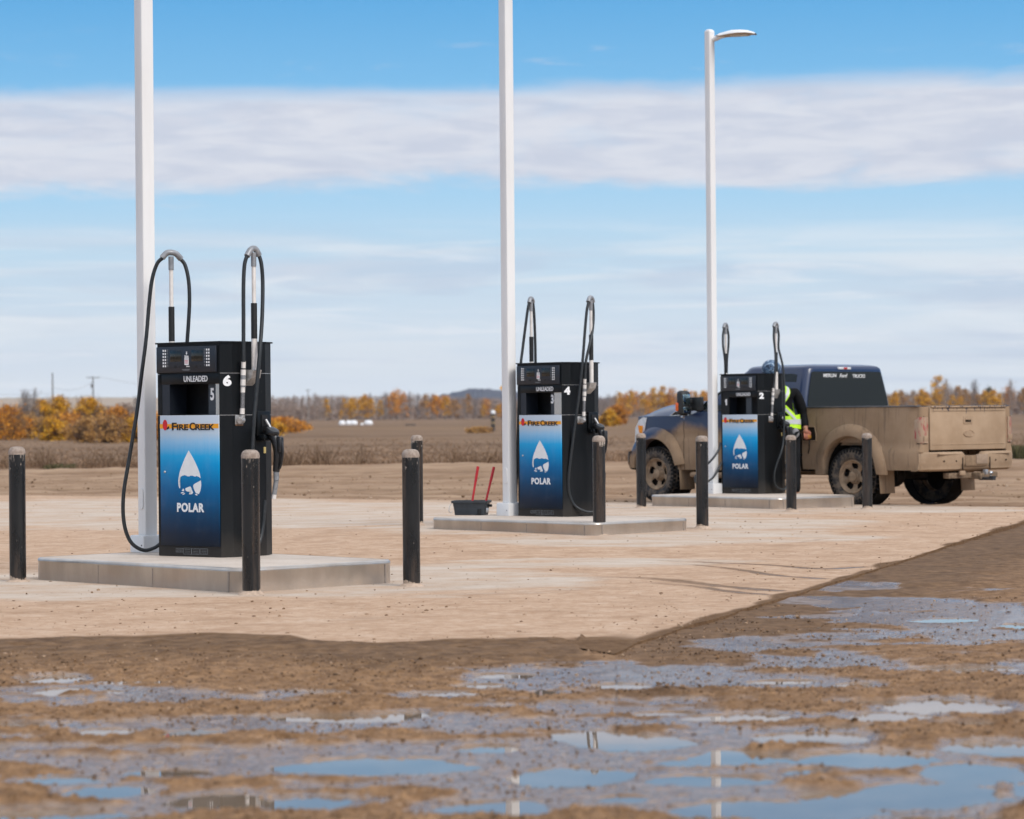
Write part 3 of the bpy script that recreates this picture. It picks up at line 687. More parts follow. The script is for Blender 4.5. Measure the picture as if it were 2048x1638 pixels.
def flat_poly(b, poly, y0, th=.0012):
    bm = bmesh.new(); vs = [bm.verts.new((u, y0, v)) for u, v in poly]; f = bm.faces.new(vs); bmesh.ops.triangulate(bm, faces=[f])
    r_ = bmesh.ops.extrude_face_region(bm, geom=bm.faces[:]); bmesh.ops.translate(bm, vec=(0, -th, 0), verts=[e for e in r_['geom'] if isinstance(e, bmesh.types.BMVert)]); b.bm(bm)
def octo(s=1., e=0.): return [(-HWF - e, -e), (HWF + e, -e), (HWF + .035 + e, .1), (HWF + .035 + e, .48), (HWF + e, DEP + e), (-HWF - e, DEP + e), (-HWF - .035 - e, .48), (-HWF - .035 - e, .1)]
FM = lambda x, y, z: face_matrix((x, y, z), (1, 0, 0), (0, 0, 1))
_ch = Vector((.035, .1, 0)).normalized()
def pump(px, py, yaw, label, H, nf, ns, hoses, masts, strip, stripw):
    corner = gnd(px, py, .2); a = R(yaw); k = H / HP
    org = corner + k * HWF * np.array([math.cos(a), -math.sin(a), 0])
    g = thing('fuel_pump', label, 'fuel pump', org, -a, 'black fuel pumps on the islands'); g.scale = (k, k, k)
    inv = (Matrix.Translation(V3(org)) @ Matrix.Rotation(-a, 4, 'Z') @ Matrix.Scale(k, 4)).inverted()
    Y0 = org[1]
    def L(x, y, dY=0.): return inv @ V3(at(x, y, Y0 + dY))
    # cabinet in three tiers; the middle tier is open at the front
    def ring(b, z0, z1, poly): b.prism(poly, z0, z1, lambda u, v, w_: (u, v, w_))
    b = MB(); ring(b, .004, 1.118, octo()); ring(b, 1.450, HP - .012, octo()); ring(b, HP - .012, HP, octo(1, .012))
    ring(b, 1.122, 1.447, [(HWF - .012, .002), (HWF, .002), (HWF + .035, .1), (HWF + .035, .48), (HWF, DEP), (-HWF, DEP), (-HWF - .035, .48), (-HWF - .035, .1), (-HWF, .002), (-HWF + .045, .002), (-HWF + .045, .27), (HWF - .012, .27)])
    bev = b.build('cabinet', BLK, g)
    b = MB(); b.box((0, .271, 1.285), (.66, .012, .32)); b.box((0, .14, 1.449), (.64, .26, .003)); b.build('recess', RECESS, bev)
    b = MB(); b.box((-.265, .10, 1.285), (.10, .19, .322)); b.build('recess_panel', BLK2, bev)
    # head with display
    b = MB(); b.box((-.010, -.010, 1.562), (.655, .020, .205), 0, .004); dsp = b.build('display_panel', BLK2, g)
    for sx in (-.118, .117):
        b = MB(); b.box((sx, -.0195, 1.592), (.125, .004, .092), 0, .001); b.build('display_window', LCD, dsp)
    for sx in (-.245, .235):
        b = MB()
        for c in (-1, 1):
            for r in range(6): b.box((sx + c * .0115 * (-1 if sx < 0 else 1), -.0212, 1.635 - r * .0245), (.013, .002, .015))
        b.build('keypad', WPRINT, dsp)
        b = MB()
        for r in range(6):
            b.box((sx + (.036 if sx < 0 else -.036), -.0209, 1.640 - r * .0245), (.010, .0012, .006)); b.box((sx + (.036 if sx < 0 else -.036), -.0209, 1.630 - r * .0245), (.013, .0012, .003))
        b.build('key_legend', GREYPRINT, dsp)
    b = MB(); b.box((.002, -.0212, 1.548), (.046, .002, .060)); stc = b.build('price_sticker', WPRINT, dsp)
    b = MB()
    for i in range(3): b.box((.002, -.0225, 1.553 - i * .010), (.036, .001, .0035))
    b.build('sticker_lines', RPRINT, stc)
    b = MB(); b.box((.002, -.0225, 1.566), (.036, .001, .003)); b.build('sticker_rule', BPRINT, stc)
    lettering('$', .026, FM(.002, -.0206, 1.612), WPRINT, dsp, bold=.0006); lettering('Litres', .016, FM(.002, -.0206, 1.588), WPRINT, dsp, width=.042, bold=.0004); lettering('/Litre', .012, FM(.016, -.0206, 1.508), WPRINT, dsp, width=.036, bold=.0004)
    b = MB(); b.box((-.005, -.0206, 1.484), (.09, .001, .0035)); b.box((-.005, -.0206, 1.477), (.07, .001, .003)); b.build('fine_print', GREYPRINT, dsp)
    for sx in (-.125, .105):
        b = MB(); b.box((sx, -.0206, 1.507), (.028, .002, .022), 0, .0008); b.build('card_reader', RECESS, dsp); b = MB(); b.box((sx + .048, -.0206, 1.507), (.016, .002, .010), 0, .0008); b.build('slot', RECESS, dsp)
    # grade band
    b = MB(); b.box((.005, .012, 1.408), (.665, .020, .082), 0, .002); bd = b.build('grade_band', BLK, g)
    lettering('UNLEADED', .047, FM(.078, .0012, 1.408), WPRINT, bd, width=.262, bold=.0008, name='grade_lettering')
    # right jamb of the recess: number panel and stainless strip
    x0, x1, x2 = strip
    b = MB(); yp = .050 if x0 > 0 else .016; b.box(((x0 + x1) / 2, yp, 1.283), (x1 - x0, .03, .322)); jp = b.build('number_panel', POST5 if x0 > 0 else BLK, g)
    b = MB(); b.prism([(x1, .034), (x2, .034), (x2, .054), (x1, .054)] if stripw is None else [(stripw, .034), (x2, .034), (x2, .054), (stripw, .054)], 1.123, 1.446, lambda u, v, w_: (u, v, w_)); b.build('stainless_strip', STAIN if stripw is None else POST5, g)
    if nf[0] == '1':
        b = MB(); flat_poly(b, [(nf[1] + u * .088, nf[2] + v * .088) for u, v in ((-.24, .27), (-.02, .5), (.17, .5), (.17, -.5), (-.06, -.5), (-.06, .24), (-.24, .10))], yp - .0158); b.build('pump_number', WPRINT, jp)
    else: lettering(nf[0], nf[3], FM(nf[1], yp - .0165, nf[2]), WPRINT, jp, width=nf[4], bold=.003, name='pump_number')
    # number on the bevel at the right
    Mx = face_matrix(Vector((HWF, 0, 0)) + _ch * .062 + Vector((.1, -.035, 0)).normalized() * .0012 + Vector((0, 0, ns[1])), _ch, (0, 0, 1))
    lettering(ns[0], .088, Mx, WPRINT, g, width=.075, bold=.005, name='pump_number')
    # printed door
    b = MB(); b.box((.012, -.004, .604), (.648, .012, 1.034), 0, .003); dr = b.build('door', BLUE, g)
    yo = -.0102
    b = MB(); b.box((.012, yo - .0004, 1.035), (.648, .0008, .036)); b.build('orange_band', OPRINT, dr)
    b = MB(); flat_poly(b, [(-.253 + .026 * math.cos(a_), 1.045 + .042 * math.sin(a_)) for a_ in np.linspace(0, 2 * math.pi, 21)[:-1]], yo - .0012); b.build('red_flame', RPRINT, dr)
    b = MB(); flat_poly(b, [(-.236, 1.008), (-.205, 1.018), (-.208, 1.036), (-.222, 1.030)], yo - .0026); b.build('flame_foot', BPRINT, dr)
    for tx, h_, cx_, wd, cz in (('F', .060, -.150, .052, 1.033), ('IRE', .046, -.058, .124, 1.027), ('C', .060, .050, .060, 1.033), ('REEK', .046, .188, .208, 1.027)):
        lettering(tx, h_, FM(cx_, yo - .0022, cz), BPRINT, dr, width=wd, bold=.0012, name='shop_lettering')
    b = MB()
    for e in EMB: flat_poly(b, [drop_pt(*p) for p in e], yo)
    b.build('drop_emblem', WPRINT, dr)
    lettering('POLAR', .073, FM(.022, yo, .392), WPRINT, dr, width=.298, bold=.003, name='polar_lettering', space=1.12)
    b = MB(); b.sphere((-.258, -.012, .672), .010, 6); b.build('lock', ALU, dr)
    # little notices on the plinth
    for sx, sz, wd, h_ in ((-.115, .052, .075, .03), (-.025, .046, .085, .048), (.062, .046, .082, .046), (.155, .048, .082, .044)):
        b = MB()
        b.box((sx, -.0006, sz + h_ / 2), (wd, .001, .002)); b.box((sx, -.0006, sz - h_ / 2), (wd, .001, .002)); b.box((sx - wd / 2, -.0006, sz), (.002, .001, h_)); b.box((sx + wd / 2, -.0006, sz), (.002, .001, h_))
        for i in range(3): b.box((sx, -.0006, sz + (i - 1) * h_ * .27), (wd * .7, .001, .0018))
        b.build('notice', GREYPRINT, g)
    # seams on the right side
    for z in (1.12, 1.449):
        b = MB(); b.tube([(HWF + .001, -.001, z), (HWF + .0365, .1, z), (HWF + .0365, .48, z), (HWF + .001, DEP + .001, z)], .0022, 4); b.build('side_trim', ALU, g)
    # hose masts, one on each side
    for sx, tilt in ((-1, masts[0]), (1, masts[1])):
        ms = MB()
        tp = L(tilt[0], tilt[1], tilt[2] + (LD if sx < 0 else -.06)); x, y = tp.x, tp.y
        x_, y_, zt = x, y, tp.z
        z_sl0 = HP + .02; z_sl1 = HP + .30
        ms.tube([(x, y, 1.46), (x, y, z_sl0 + .02), (x, y, z_sl0 + .022), (x, y, zt - .10)], [.024, .024, .0165, .0165], 12)
        mast = ms.build('hose_mast', MASTW, g, 60)
        b = MB(); b.tube([(x, y, z_sl0), (x + (tp.x - x) * .4, y + (tp.y - y) * .4, z_sl1)], .0245, 12); b.build('sleeve', SLEEVE, mast, 60)
        b = MB(); xa = sx * (HWF + .037)
        for yy in (y - .05, y + .05): b.add([(xa, yy, 1.35), (xa, yy, 1.47), (x + sx * .03, yy, 1.47), (x + sx * .012, yy, 1.41)], [[0, 1, 2, 3]])
        b.add([(xa, y - .05, 1.35), (xa, y + .05, 1.35), (x + sx * .012, y + .05, 1.41), (x + sx * .012, y - .05, 1.41), (x + sx * .03, y + .05, 1.47), (x + sx * .03, y - .05, 1.47)], [[0, 1, 2, 3], [3, 2, 4, 5]])
        b.box((x - sx * .012, y, 1.472), (.08, .1, .006)); b.build('mast_bracket', ALU, mast)
        b = MB(); b.tube([(tp.x, tp.y, zt - .13), (tp.x, tp.y, zt - .02)], .0215, 12); e0, e1 = [L(q_[0], q_[1], q_[2] + (LD if sx < 0 else -.06)) for q_ in (hoses['t' + 'lr'[sx > 0]])]
        b.tube(spline([e0, (tp + e0) / 2 + Vector((0, 0, .022)), tp + Vector((0, 0, .012)), (tp + e1) / 2 + Vector((0, 0, .022)), e1], 5), .0245, 12); b.build('swivel_tee', GREYCAST, mast, 60)
    for nm in ('al', 'bl', 'ar', 'br', 'xl'):
        for pts in hoses.get(nm, []):
            b = MB(); b.tube(spline([L(p[0], p[1], p[2] + (.16 if nm == 'xl' else LD if nm[1] == 'l' else -.06)) for p in pts], 7), .0155, 10); b.build('hose', RUBBER, g, 60)
    # breakaway fittings and elbow on the right-hand supply
    fx, fy0, fy1 = hoses['fit']; dd = hoses['fitd']
    A_ = L(fx[0], fy0, dd); B_ = L(fx[1], fy1, dd)
    def seg(a_, b_, r, mt, nm):
        b = MB(); b.tube([A_.lerp(B_, a_), A_.lerp(B_, b_)], r, 12); return b.build(nm, mt, g, 60)
    seg(0, .115, .0185, MASTW, 'hose_fitting'); seg(.118, .135, .022, DARKM, 'ring'); seg(.138, .235, .0215, MASTW, 'breakaway_coupling'); seg(.237, .305, .0225, GREYCAST, 'ring'); seg(.307, .41, .0215, MASTW, 'breakaway_coupling')
    seg(.413, .435, .022, GREYCAST, 'ring'); seg(.437, .53, .0185, MASTW, 'hose_fitting'); seg(.53, .80, .0175, BRAID, 'braided_hose'); seg(.80, .90, .0195, MASTW, 'hose_fitting'); seg(.90, .915, .021, DARKM, 'ring')
    b = MB(); E0 = A_.lerp(B_, .915); b.tube([E0, B_ + Vector((0, 0, .01))], .023, 12); b.sphere(B_, .028, 8)
    b.tube([B_, B_ + Vector((.02, -.045, -.006))], .0225, 12); b.tube([B_, Vector((HWF + .036, B_.y - .01, B_.z + .012))], .026, 12)
    el_ = b.build('elbow', ALU, g, 50)
    b = MB(); b.box((HWF + .0385, B_.y - .015, B_.z + .004), (.007, .09, .075), 0, .002); fl_ = b.build('flange', ALU, el_); b = MB(); b.box((HWF + .0375, B_.y - .012, B_.z - .034), (.007, .085, .022), 0, .002); b.build('rust_patch', RUSTY, fl_)
    # nozzle in its holster on the right side
    hz = hoses['nz']; hx = HWF + .037; hy = .43
    b = MB(); b.box((hx + .012, hy, hz + .02), (.03, .15, .20), 0, .008); b.box((hx + .045, hy, hz - .09), (.09, .13, .05), 0, .01); b.build('holster', BLK, g, 40)
    b = MB(); b.box((hx + .030, hy, hz + .045), (.012, .07, .09)); b.build('holster_opening', RECESS, g)
    b = MB()
    b.tube(spline([(hx + .045, hy, hz + .05), (hx + .075, hy + .01, hz + .0), (hx + .105, hy + .01, hz - .06)], 5), .012, 10); sp = b
    nz = MB(); nz.lathe([(.001, .035), (.05, .03), (.062, .012), (.06, -.006), (.035, -.016)], 20, Matrix.Translation((hx + .10, hy + .01, hz - .05)) @ Matrix.Rotation(R(28), 4, 'Y'))
    nz.tube(spline([(hx + .10, hy + .01, hz - .05), (hx + .135, hy + .015, hz - .12), (hx + .15, hy + .02, hz - .22), (hx + .135, hy + .02, hz - .36)], 6), [.04 - .0007 * i for i in range(19)], 12)
    nz.box((hx + .175, hy + .02, hz - .15), (.055, .05, .13), 0, .014)
    nz.tube(spline([(hx + .19, hy + .02, hz - .10), (hx + .205, hy + .02, hz - .2), (hx + .18, hy + .02, hz - .32), (hx + .14, hy + .02, hz - .35)], 5), .011, 8)
    no = nz.build('nozzle', NOZB, g, 50); sp.build('spout', ALU, no, 60)
    b = MB(); b.tube([(hx + .135, hy + .02, hz - .36), (hx + .135, hy + .02, hz - .43)], .0225, 12); b.tube([(hx + .135, hy + .02, hz - .43), (hx + .112, hy + .02, hz - .54)], .0195, 12); b.build('swivel', GREYCAST, no, 60)
    b = MB(); b.tube([(hx + .112, hy + .02, hz - .54), (hx + .105, hy + .02, hz - .575)], .0185, 10); b.build('crimp', MASTW, no, 60)
    b = MB(); b.box((hx + .075, hy - .045, hz - .19), (.012, .03, .05), .4, .003); b.build('tag', TAGY, no)
    return g, L
H6 = dict(tl=[(324, 516, -.02), (362, 518, .05)], tr=[(494, 512, -.06), (518, 511, .04)],
          bl=[[(326, 515, -.02), (314, 528, -.02), (304, 560, -.02), (298, 610, -.02), (292, 680, -.03), (283, 750, -.04), (273, 830, -.05), (258, 920, -.06), (247, 990, -.06), (248, 1045, -.05), (261, 1083, -.03), (285, 1100, .0), (308, 1096, .02), (324, 1084, .02), (345, 1060, .02)]],
          al=[[(360, 517, .05), (370, 530, .06), (377, 560, .06), (379, 600, .06), (377, 645, .06), (374, 690, .06), (371, 760, .06)]],
          ar=[[(494, 511, -.06), (489, 530, -.07), (487, 570, -.08), (487, 640, -.09), (487, 700, -.10), (487, 724, -.10)]],
          br=[[(518, 510, .04), (523, 530, .04), (525.5, 570, .04), (524, 640, .0), (519, 710, -.06), (513, 780, -.08), (508, 840, -.10), (505, 900, -.1), (503, 970, -.1), (505, 1040, -.08), (511, 1078, -.05), (519, 1083, -.0), (526, 1050, .04), (530, 1000, .05)]],
          fit=((487, 484), 723, 840), fitd=-.10, nz=1.03)
H4 = dict(tl=[(1058.5, 606, -.05), (1066, 605, .05)], tr=[(1176.5, 604, -.06), (1186, 604, .05)],
          bl=[[(1058, 606, -.05), (1055, 622, -.06), (1050, 660, -.07), (1045, 700, -.08), (1041, 735, -.1), (1038, 800, -.1), (1036, 870, -.1), (1034, 940, -.08), (1032, 990, -.06), (1034, 1015, -.02), (1042, 1020, .05)]],
          al=[[(1066, 605, .05), (1068, 625, .06), (1070, 670, .06), (1071, 720, .06), (1071, 760, .06)]],
          ar=[[(1185.5, 604, .05), (1187, 630, .04), (1185, 660, .0), (1179, 690, -.06), (1172, 722, -.1), (1169.5, 758, -.11)]],
          br=[[(1177, 604, -.06), (1173.5, 622, -.08), (1170, 660, -.1), (1167, 700, -.12), (1163.5, 740, -.14), (1158, 790, -.15), (1150, 850, -.16), (1142, 910, -.16), (1137, 955, -.16), (1138, 985, -.15), (1147, 1008, -.12), (1163, 1020, -.1), (1182, 1024, -.06), (1198, 1016, -.02), (1207, 985, .02), (1209, 945, .03)]],
          fit=((1169.5, 1167), 758, 840), fitd=-.11, nz=1.03)
H1 = dict(tl=[(1447.5, 656, -.05), (1454.5, 656, .05)], tr=[(1547.5, 654, -.05), (1555, 654, .05)],
          bl=[[(1448, 656, -.05), (1446, 670, -.07), (1446, 690, -.08), (1448.5, 710, -.08), (1450, 725, -.06), (1450.5, 760, .0)]],
          al=[[(1454.5, 656, .05), (1457, 670, .06), (1457, 690, .06), (1455, 710, .05), (1454, 725, .05), (1453.5, 760, .05)]],
          xl=[[(1441, 885, -.03), (1438, 898, -.05), (1428, 914, -.1), (1413, 930, -.14), (1398, 944, -.15), (1390, 956, -.15), (1394, 967, -.14), (1410, 966, -.1), (1426, 955, -.05), (1436, 940, .0), (1443, 925, .05)]],
          ar=[[(1548, 654, -.05), (1547.5, 675, -.06), (1550, 700, -.07), (1551, 720, -.08), (1549.5, 750, -.1), (1546.5, 776, -.1)]],
          br=[[(1555, 654, .05), (1557.5, 670, .06), (1557, 695, .05), (1561, 712, .04), (1566, 735, .02), (1568.5, 770, .0), (1568.5, 830, -.02), (1567, 880, -.04), (1562, 905, -.08), (1553, 930, -.1), (1548.5, 952, -.1), (1551, 970, -.08), (1562, 978, -.04), (1572, 976, .0), (1574, 950, .02), (1572, 928, .03)]],
          fit=((1546.5, 1543), 776, 838), fitd=-.10, nz=1.03)
pump(318, 1112, 38, 'fuel pump with white number 6 on its side and 5 beside the open recess', 1.705, ('5', .227, 1.285, .098, .04), ('6', 1.39), H6, ((342, 508, 0), (507, 500, 0)), (.185, .265, .336), None)
pump(1037, 1032, 45, 'fuel pump with white number 4 on its side and 3 beside the open recess', 1.672, ('3', .163, 1.295, .098, .04), ('4', 1.385), H4, ((1062, 599, 0), (1181.5, 597, 0)), (.14, .192, .336), None)
pump(1443.5, 987, 46, 'fuel pump with white numbers 1 and 2, standing nearest the pickup truck', 1.645, ('1', -.245, 1.30, .088, None), ('2', 1.385), H1, ((1451, 650, 0), (1551.5, 648, 0)), (-.30, -.19, .2), .10)

# ================================================================== SQUEEGEE BUCKET
TUB = plain('grey_plastic_tub', (.030, .036, .042), .5, var=.2, scale=12); TUBD = plain('tub_hole', (.006, .006, .006), .7); RED = plain('red_handle', (.50, .010, .016), .4); WIRE = plain('wire_bail', (.5, .49, .47), .35, .6)
bc = gnd(943, 1030, .2); 
g = thing('squeegee_bucket', 'dark grey squeegee bucket on the island at the foot of the middle light pole', 'bucket', bc + np.array([0, .02, 0]), R(-12))
b = MB(); rows = []
for hw, hd, z in ((.172, .105, 0), (.188, .118, .135), (.205, .132, .135), (.208, .134, .160), (.196, .124, .162), (.186, .116, .10), (.165, .10, .012)):
    rows.append([(x, y, z) for x, y in rrect(hw * 2, hd * 2, .03, 4)])
b.grid(rows, True, True); n_ = len(rows[0]); b.add(rows[0], [list(range(n_))]); b.add(rows[-1], [list(range(n_))]); b.build('tub', TUB, g, 30)
b = MB(); b.box((.115, -.115, .036), (.040, .012, .068), 0, .002); b.build('drain_hole', TUBD, g)
b = MB(); b.tube(spline([(-.197, -.10, .140), (-.215, -.135, .105), (-.222, -.15, .05), (-.205, -.145, .03), (-.19, -.13, .04)], 5), .004, 6); b.build('bail', WIRE, g)
b = MB(); b.box((.196, -.07, .055), (.025, .05, .05), 0, .006); b.build('side_clip', WIRE, g)
def squeegee(p0, p1, label):
    a_ = at(*p0, bc[1]); b_ = at(*p1, bc[1] + .05)
    s_ = thing('squeegee', label, 'squeegee', a_, 0, 'squeegees in the bucket'); v_ = V3(b_ - a_); u_ = v_.normalized()
    m_ = MB(); m_.tube([-u_ * .06, v_ * .45, v_ * .452, v_ * .56, v_ * .562, v_], [.0125, .0125, .0135, .0135, .0155, .0155], 10); m_.build('handle', RED, s_, 40)
    m_ = MB(); m_.box(tuple(-u_ * .075), (.16, .03, .03), 0, .006); m_.build('blade_head', TUBD, s_)
squeegee((945, 1000), (956, 933), 'red-handled squeegee in the bucket, the one farther from the light pole')
squeegee((973, 998), (988, 934), 'red-handled squeegee in the bucket, the one next to the light pole')

# ================================================================== PICKUP TRUCK  (x forward from the rear axle, y to its left, z up)
_rl = gnd(1712, 1014); _fl = gnd(1318, 1004); _fw = (_fl - _rl) / np.linalg.norm(_fl - _rl); _lf = np.array([-_fw[1], _fw[0], 0])
TO = _rl - _lf * .87
TYAW = math.atan2(_fw[1], _fw[0])
truck = thing('pickup_truck', 'dark blue pickup truck caked in tan mud up to its bed, being fuelled', 'pickup truck', (TO[0], TO[1], .015), TYAW)
def mud_mat(name, thr, base, rough, fullmud=False, coat=0.):
    """paint under dried mud; thr: stops (x position / 6 + .25, height of the mud line)"""
    t = T(name); o = t.xyz(); nA = t.noise(1.7, 6, .6); nB = t.noise(11, 6, .65); nS = t.noise(3.2, 5, .6, stretch=(5, 5, .35))
    hr = t.ramp(t.math('ADD', t.math('DIVIDE', o[0], 6.), .25), [(p / 6. + .25, (h / 2, h / 2, h / 2)) for p, h in thr])
    h2 = t.math('MULTIPLY', hr, 2.)
    d = t.math('SUBTRACT', t.math('ADD', h2, t.math('MULTIPLY', t.math('SUBTRACT', nA, .5), .22)), o[2])
    d = t.math('ADD', d, t.math('MULTIPLY', t.math('SUBTRACT', nB, .5), .10))
    k = t.rng(d, -.04, .13)
    k = t.math('MULTIPLY', k, t.rng(t.math('ADD', nS, t.math('MULTIPLY', d, .9)), .34, .46, .72, 1.))
    mudc = t.mix(t.rng(nA, .3, .7), (.275, .185, .115), (.365, .252, .163)); mudc = t.mix(t.math('MULTIPLY', t.rng(nB, .55, .7), .4), mudc, (.34, .255, .18)); mudc = t.mix(t.math('MULTIPLY', t.rng(nS, .55, .68), .45), mudc, (.12, .088, .066)); mudc = t.mix(t.math('MULTIPLY', t.rng(t.noise(.9, 4, .6), .52, .68), .45), mudc, (.36, .265, .185))
    t.set(t.mix(k, base, mudc), t.rng(k, 0, 1, rough, .92)); t.link(t.rng(k, .2, 1, .5, .08), t.b.inputs['Specular IOR Level'])
    t.b.inputs['Coat Weight'].default_value = 0
    if coat: t.link(t.rng(k, 0, .6, coat, 0), t.b.inputs['Coat Weight']); t.b.inputs['Coat Roughness'].default_value = .12
    t.bump(nB, .12, .01)
    return t.m
NAVY = (.008, .021, .066)
BODYM = mud_mat('muddy_navy_paint', [(-1.5, 1.75), (.86, 1.75), (.90, 1.25), (1.6, 1.12), (2.6, 1.12), (3.0, 1.16), (3.25, 1.18), (3.45, 1.05), (3.75, .98), (4.4, .70)], NAVY, .34, coat=.35)
CABM = mud_mat('navy_paint', [(-1.5, 1.38), (.9, 1.38), (1.0, 1.2), (4.4, 1.1)], NAVY, .34, coat=.35)
HOODM = mud_mat('navy_hood_paint', [(-1.5, .7), (4.4, .7)], (.009, .023, .068), .34, coat=.35)
FLAREM = mud_mat('muddy_flare', [(-1.5, 1.9), (1.0, 1.9), (1.1, 1.0), (3.3, 1.3), (3.5, 1.20), (3.7, 1.05), (3.95, .90), (4.4, .76)], NAVY, .34, coat=.35)
t_ = T('dried_mud'); nA = t_.noise(2.2, 6, .6); nB = t_.noise(14, 6, .65); nS = t_.noise(2.6, 5, .6, stretch=(6, 6, .4))
c_ = t_.mix(t_.rng(nA, .3, .7), (.31, .215, .14), (.40, .285, .19)); c_ = t_.mix(t_.math('MULTIPLY', t_.rng(nB, .56, .7), .4), c_, (.46, .34, .24)); c_ = t_.mix(t_.math('MULTIPLY', t_.rng(nS, .60, .68), .4), c_, (.19, .135, .09))
t_.set(c_, .9); t_.b.inputs['Specular IOR Level'].default_value = .08; t_.bump(nB, .2, .01); MUDM = t_.m
t_ = T('muddy_tailgate_paint'); o_ = t_.xyz(); nS = t_.noise(3.0, 6, .7, stretch=(6, 6, .30)); nA = t_.noise(2.5, 5, .6); nB = t_.noise(14, 6, .65)
c_ = t_.mix(t_.rng(nA, .3, .7), (.34, .235, .15), (.42, .30, .20)); c_ = t_.mix(t_.math('MULTIPLY', t_.rng(nB, .56, .7), .3), c_, (.47, .35, .25))
ru = t_.math('ADD', nS, t_.rng(o_[2], 1.10, 1.36, -.30, .10)); c_ = t_.mix(t_.rng(ru, .60, .68), c_, (.035, .045, .075))
t_.set(c_, .9); t_.b.inputs['Specular IOR Level'].default_value = .1; t_.bump(nB, .15, .01); GATEM = t_.m
GLASS_T = T('dark_tinted_glass'); GLASS_T.set((.008, .012, .012), .04); GLASS_T.b.inputs['Specular IOR Level'].default_value = .32; GLASS = GLASS_T.m
PLASTIC = plain('black_plastic', (.014, .014, .015), .55); CHROME = plain('chrome', (.62, .62, .62), .12, 1., var=.03); UNDER = plain('underbody', (.035, .026, .02), .95, var=.4, scale=9); BLACKHOLE = plain('wheel_well', (.018, .014, .011), .95)
RUB = T('muddy_tyre'); nA = RUB.noise(9, 6, .7); RUB.set(RUB.mix(RUB.rng(nA, .38, .62), (.028, .028, .03), (.155, .118, .085)), .9); TYREM = RUB.m
TREADM = plain('tyre_tread', (.022, .021, .020), .85, var=.4, scale=14)
RIMM = plain('muddy_rim', (.33, .235, .155), .9, var=.25, scale=12); REDL = plain('red_lens', (.42, .02, .02), .25); MUDRED = T('muddy_red_lens'); nA = MUDRED.noise(5, 6, .7, stretch=(6, 6, 1.2)); MUDRED.set(MUDRED.mix(MUDRED.rng(nA, .50, .60), (.36, .25, .165), (.33, .05, .045)), .6); MUDREDM = MUDRED.m
AMBER = plain('amber_lens', (.85, .28, .01), .25); CLEARL = plain('lamp_clear', (.62, .63, .64), .18, var=.1); MIRG = T('mirror_glass'); MIRG.set((.55, .72, .72), .03, 1.); MIRGM = MIRG.m
ORANGEL = plain('mirror_amber', (.80, .13, .015), .3)

RA, FA, AR = -.03, 3.79, .50            # axles, arch radius
def sidey(x, z):
    """half width of the body"""
    y = 1.005 - .055 * max(0, (z - 1.02)) - .10 * max(0, .62 - z) ** 1.2 * 2.0
    y -= .020 * math.exp(-((z - .98) / .035) ** 2) if x > .9 else 0
    if x > 3.55: y -= .13 * ((x - 3.55) / .85) ** 2.4
    if x < -.42: y += .032 * max(0., min(1., (.80 - z) / .045)) * max(0., min(1., (-.42 - x) / .15))
    if x < -.95: y -= .05 * ((-.95 - x) / .3) ** 2
    return y
def arch(x, c, r, zc=.46): return zc + math.sqrt(max(0, r * r - (x - c) ** 2)) if abs(x - c) < r else None
def side_panel(name, xs, top, bot, mat, parent, nz=16, off=0.):
    for sg in (1, -1):
        b = MB(); rows = []
        for x in xs:
            zb, zt = bot(x), top(x); rows.append([(x, sg * (sidey(x, zb + (zt - zb) * k / nz) + off), zb + (zt - zb) * k / nz) for k in range(nz + 1)])
            rows[-1].append((x, sg * (sidey(x, zt) - .05), zt + .006))
            rows[-1].insert(0, (x, sg * (sidey(x, zb) - .12), zb + .01))
        b.grid(rows, True); b.build(name, mat, parent, 35)
def xs_(a, b_, cs, n=40):
    s = set(np.linspace(a, b_, n))
    for c, r in cs:
        for k in np.linspace(-1, 1, 31): s.add(c + r * math.sin(k * math.pi / 2))
    return sorted(x for x in s if a <= x <= b_)
# bed
def bbot(x):
    a = arch(x, RA, AR); e = .50 + (.0 if x > -.6 else .0)
    return max(e, a) if a else e
side_panel('bed_side', xs_(-1.20, .865, [(RA, AR)]), lambda x: 1.355, bbot, BODYM, truck)
# cab sides and front wings
def fbot(x):
    a = arch(x, FA, .46, .47); e = .47 if x < 3.4 else .62
    return max(e, a) if a else e
def ftop(x): return float(np.interp(x, [.9, 2.9, 3.12, 4.3], [1.335, 1.312, 1.255, 1.25]))
side_panel('front_wing', xs_(3.195, 4.22, [(FA, .46)]), ftop, fbot, BODYM, truck)
side_panel('front_door', list(np.linspace(2.02, 3.185, 24)), ftop, lambda x: .47, BODYM, truck)
side_panel('rear_door', list(np.linspace(.905, 2.01, 22)), ftop, lambda x: .47, BODYM, truck)
for sg in (1, -1):
    b = MB(); b.box((2.05, sg * .90, .52), (2.5, .10, .10)); b.box((1.2, sg * .93, 1.32), (.0101, .1, .06)); b.build('sill', UNDER, truck)
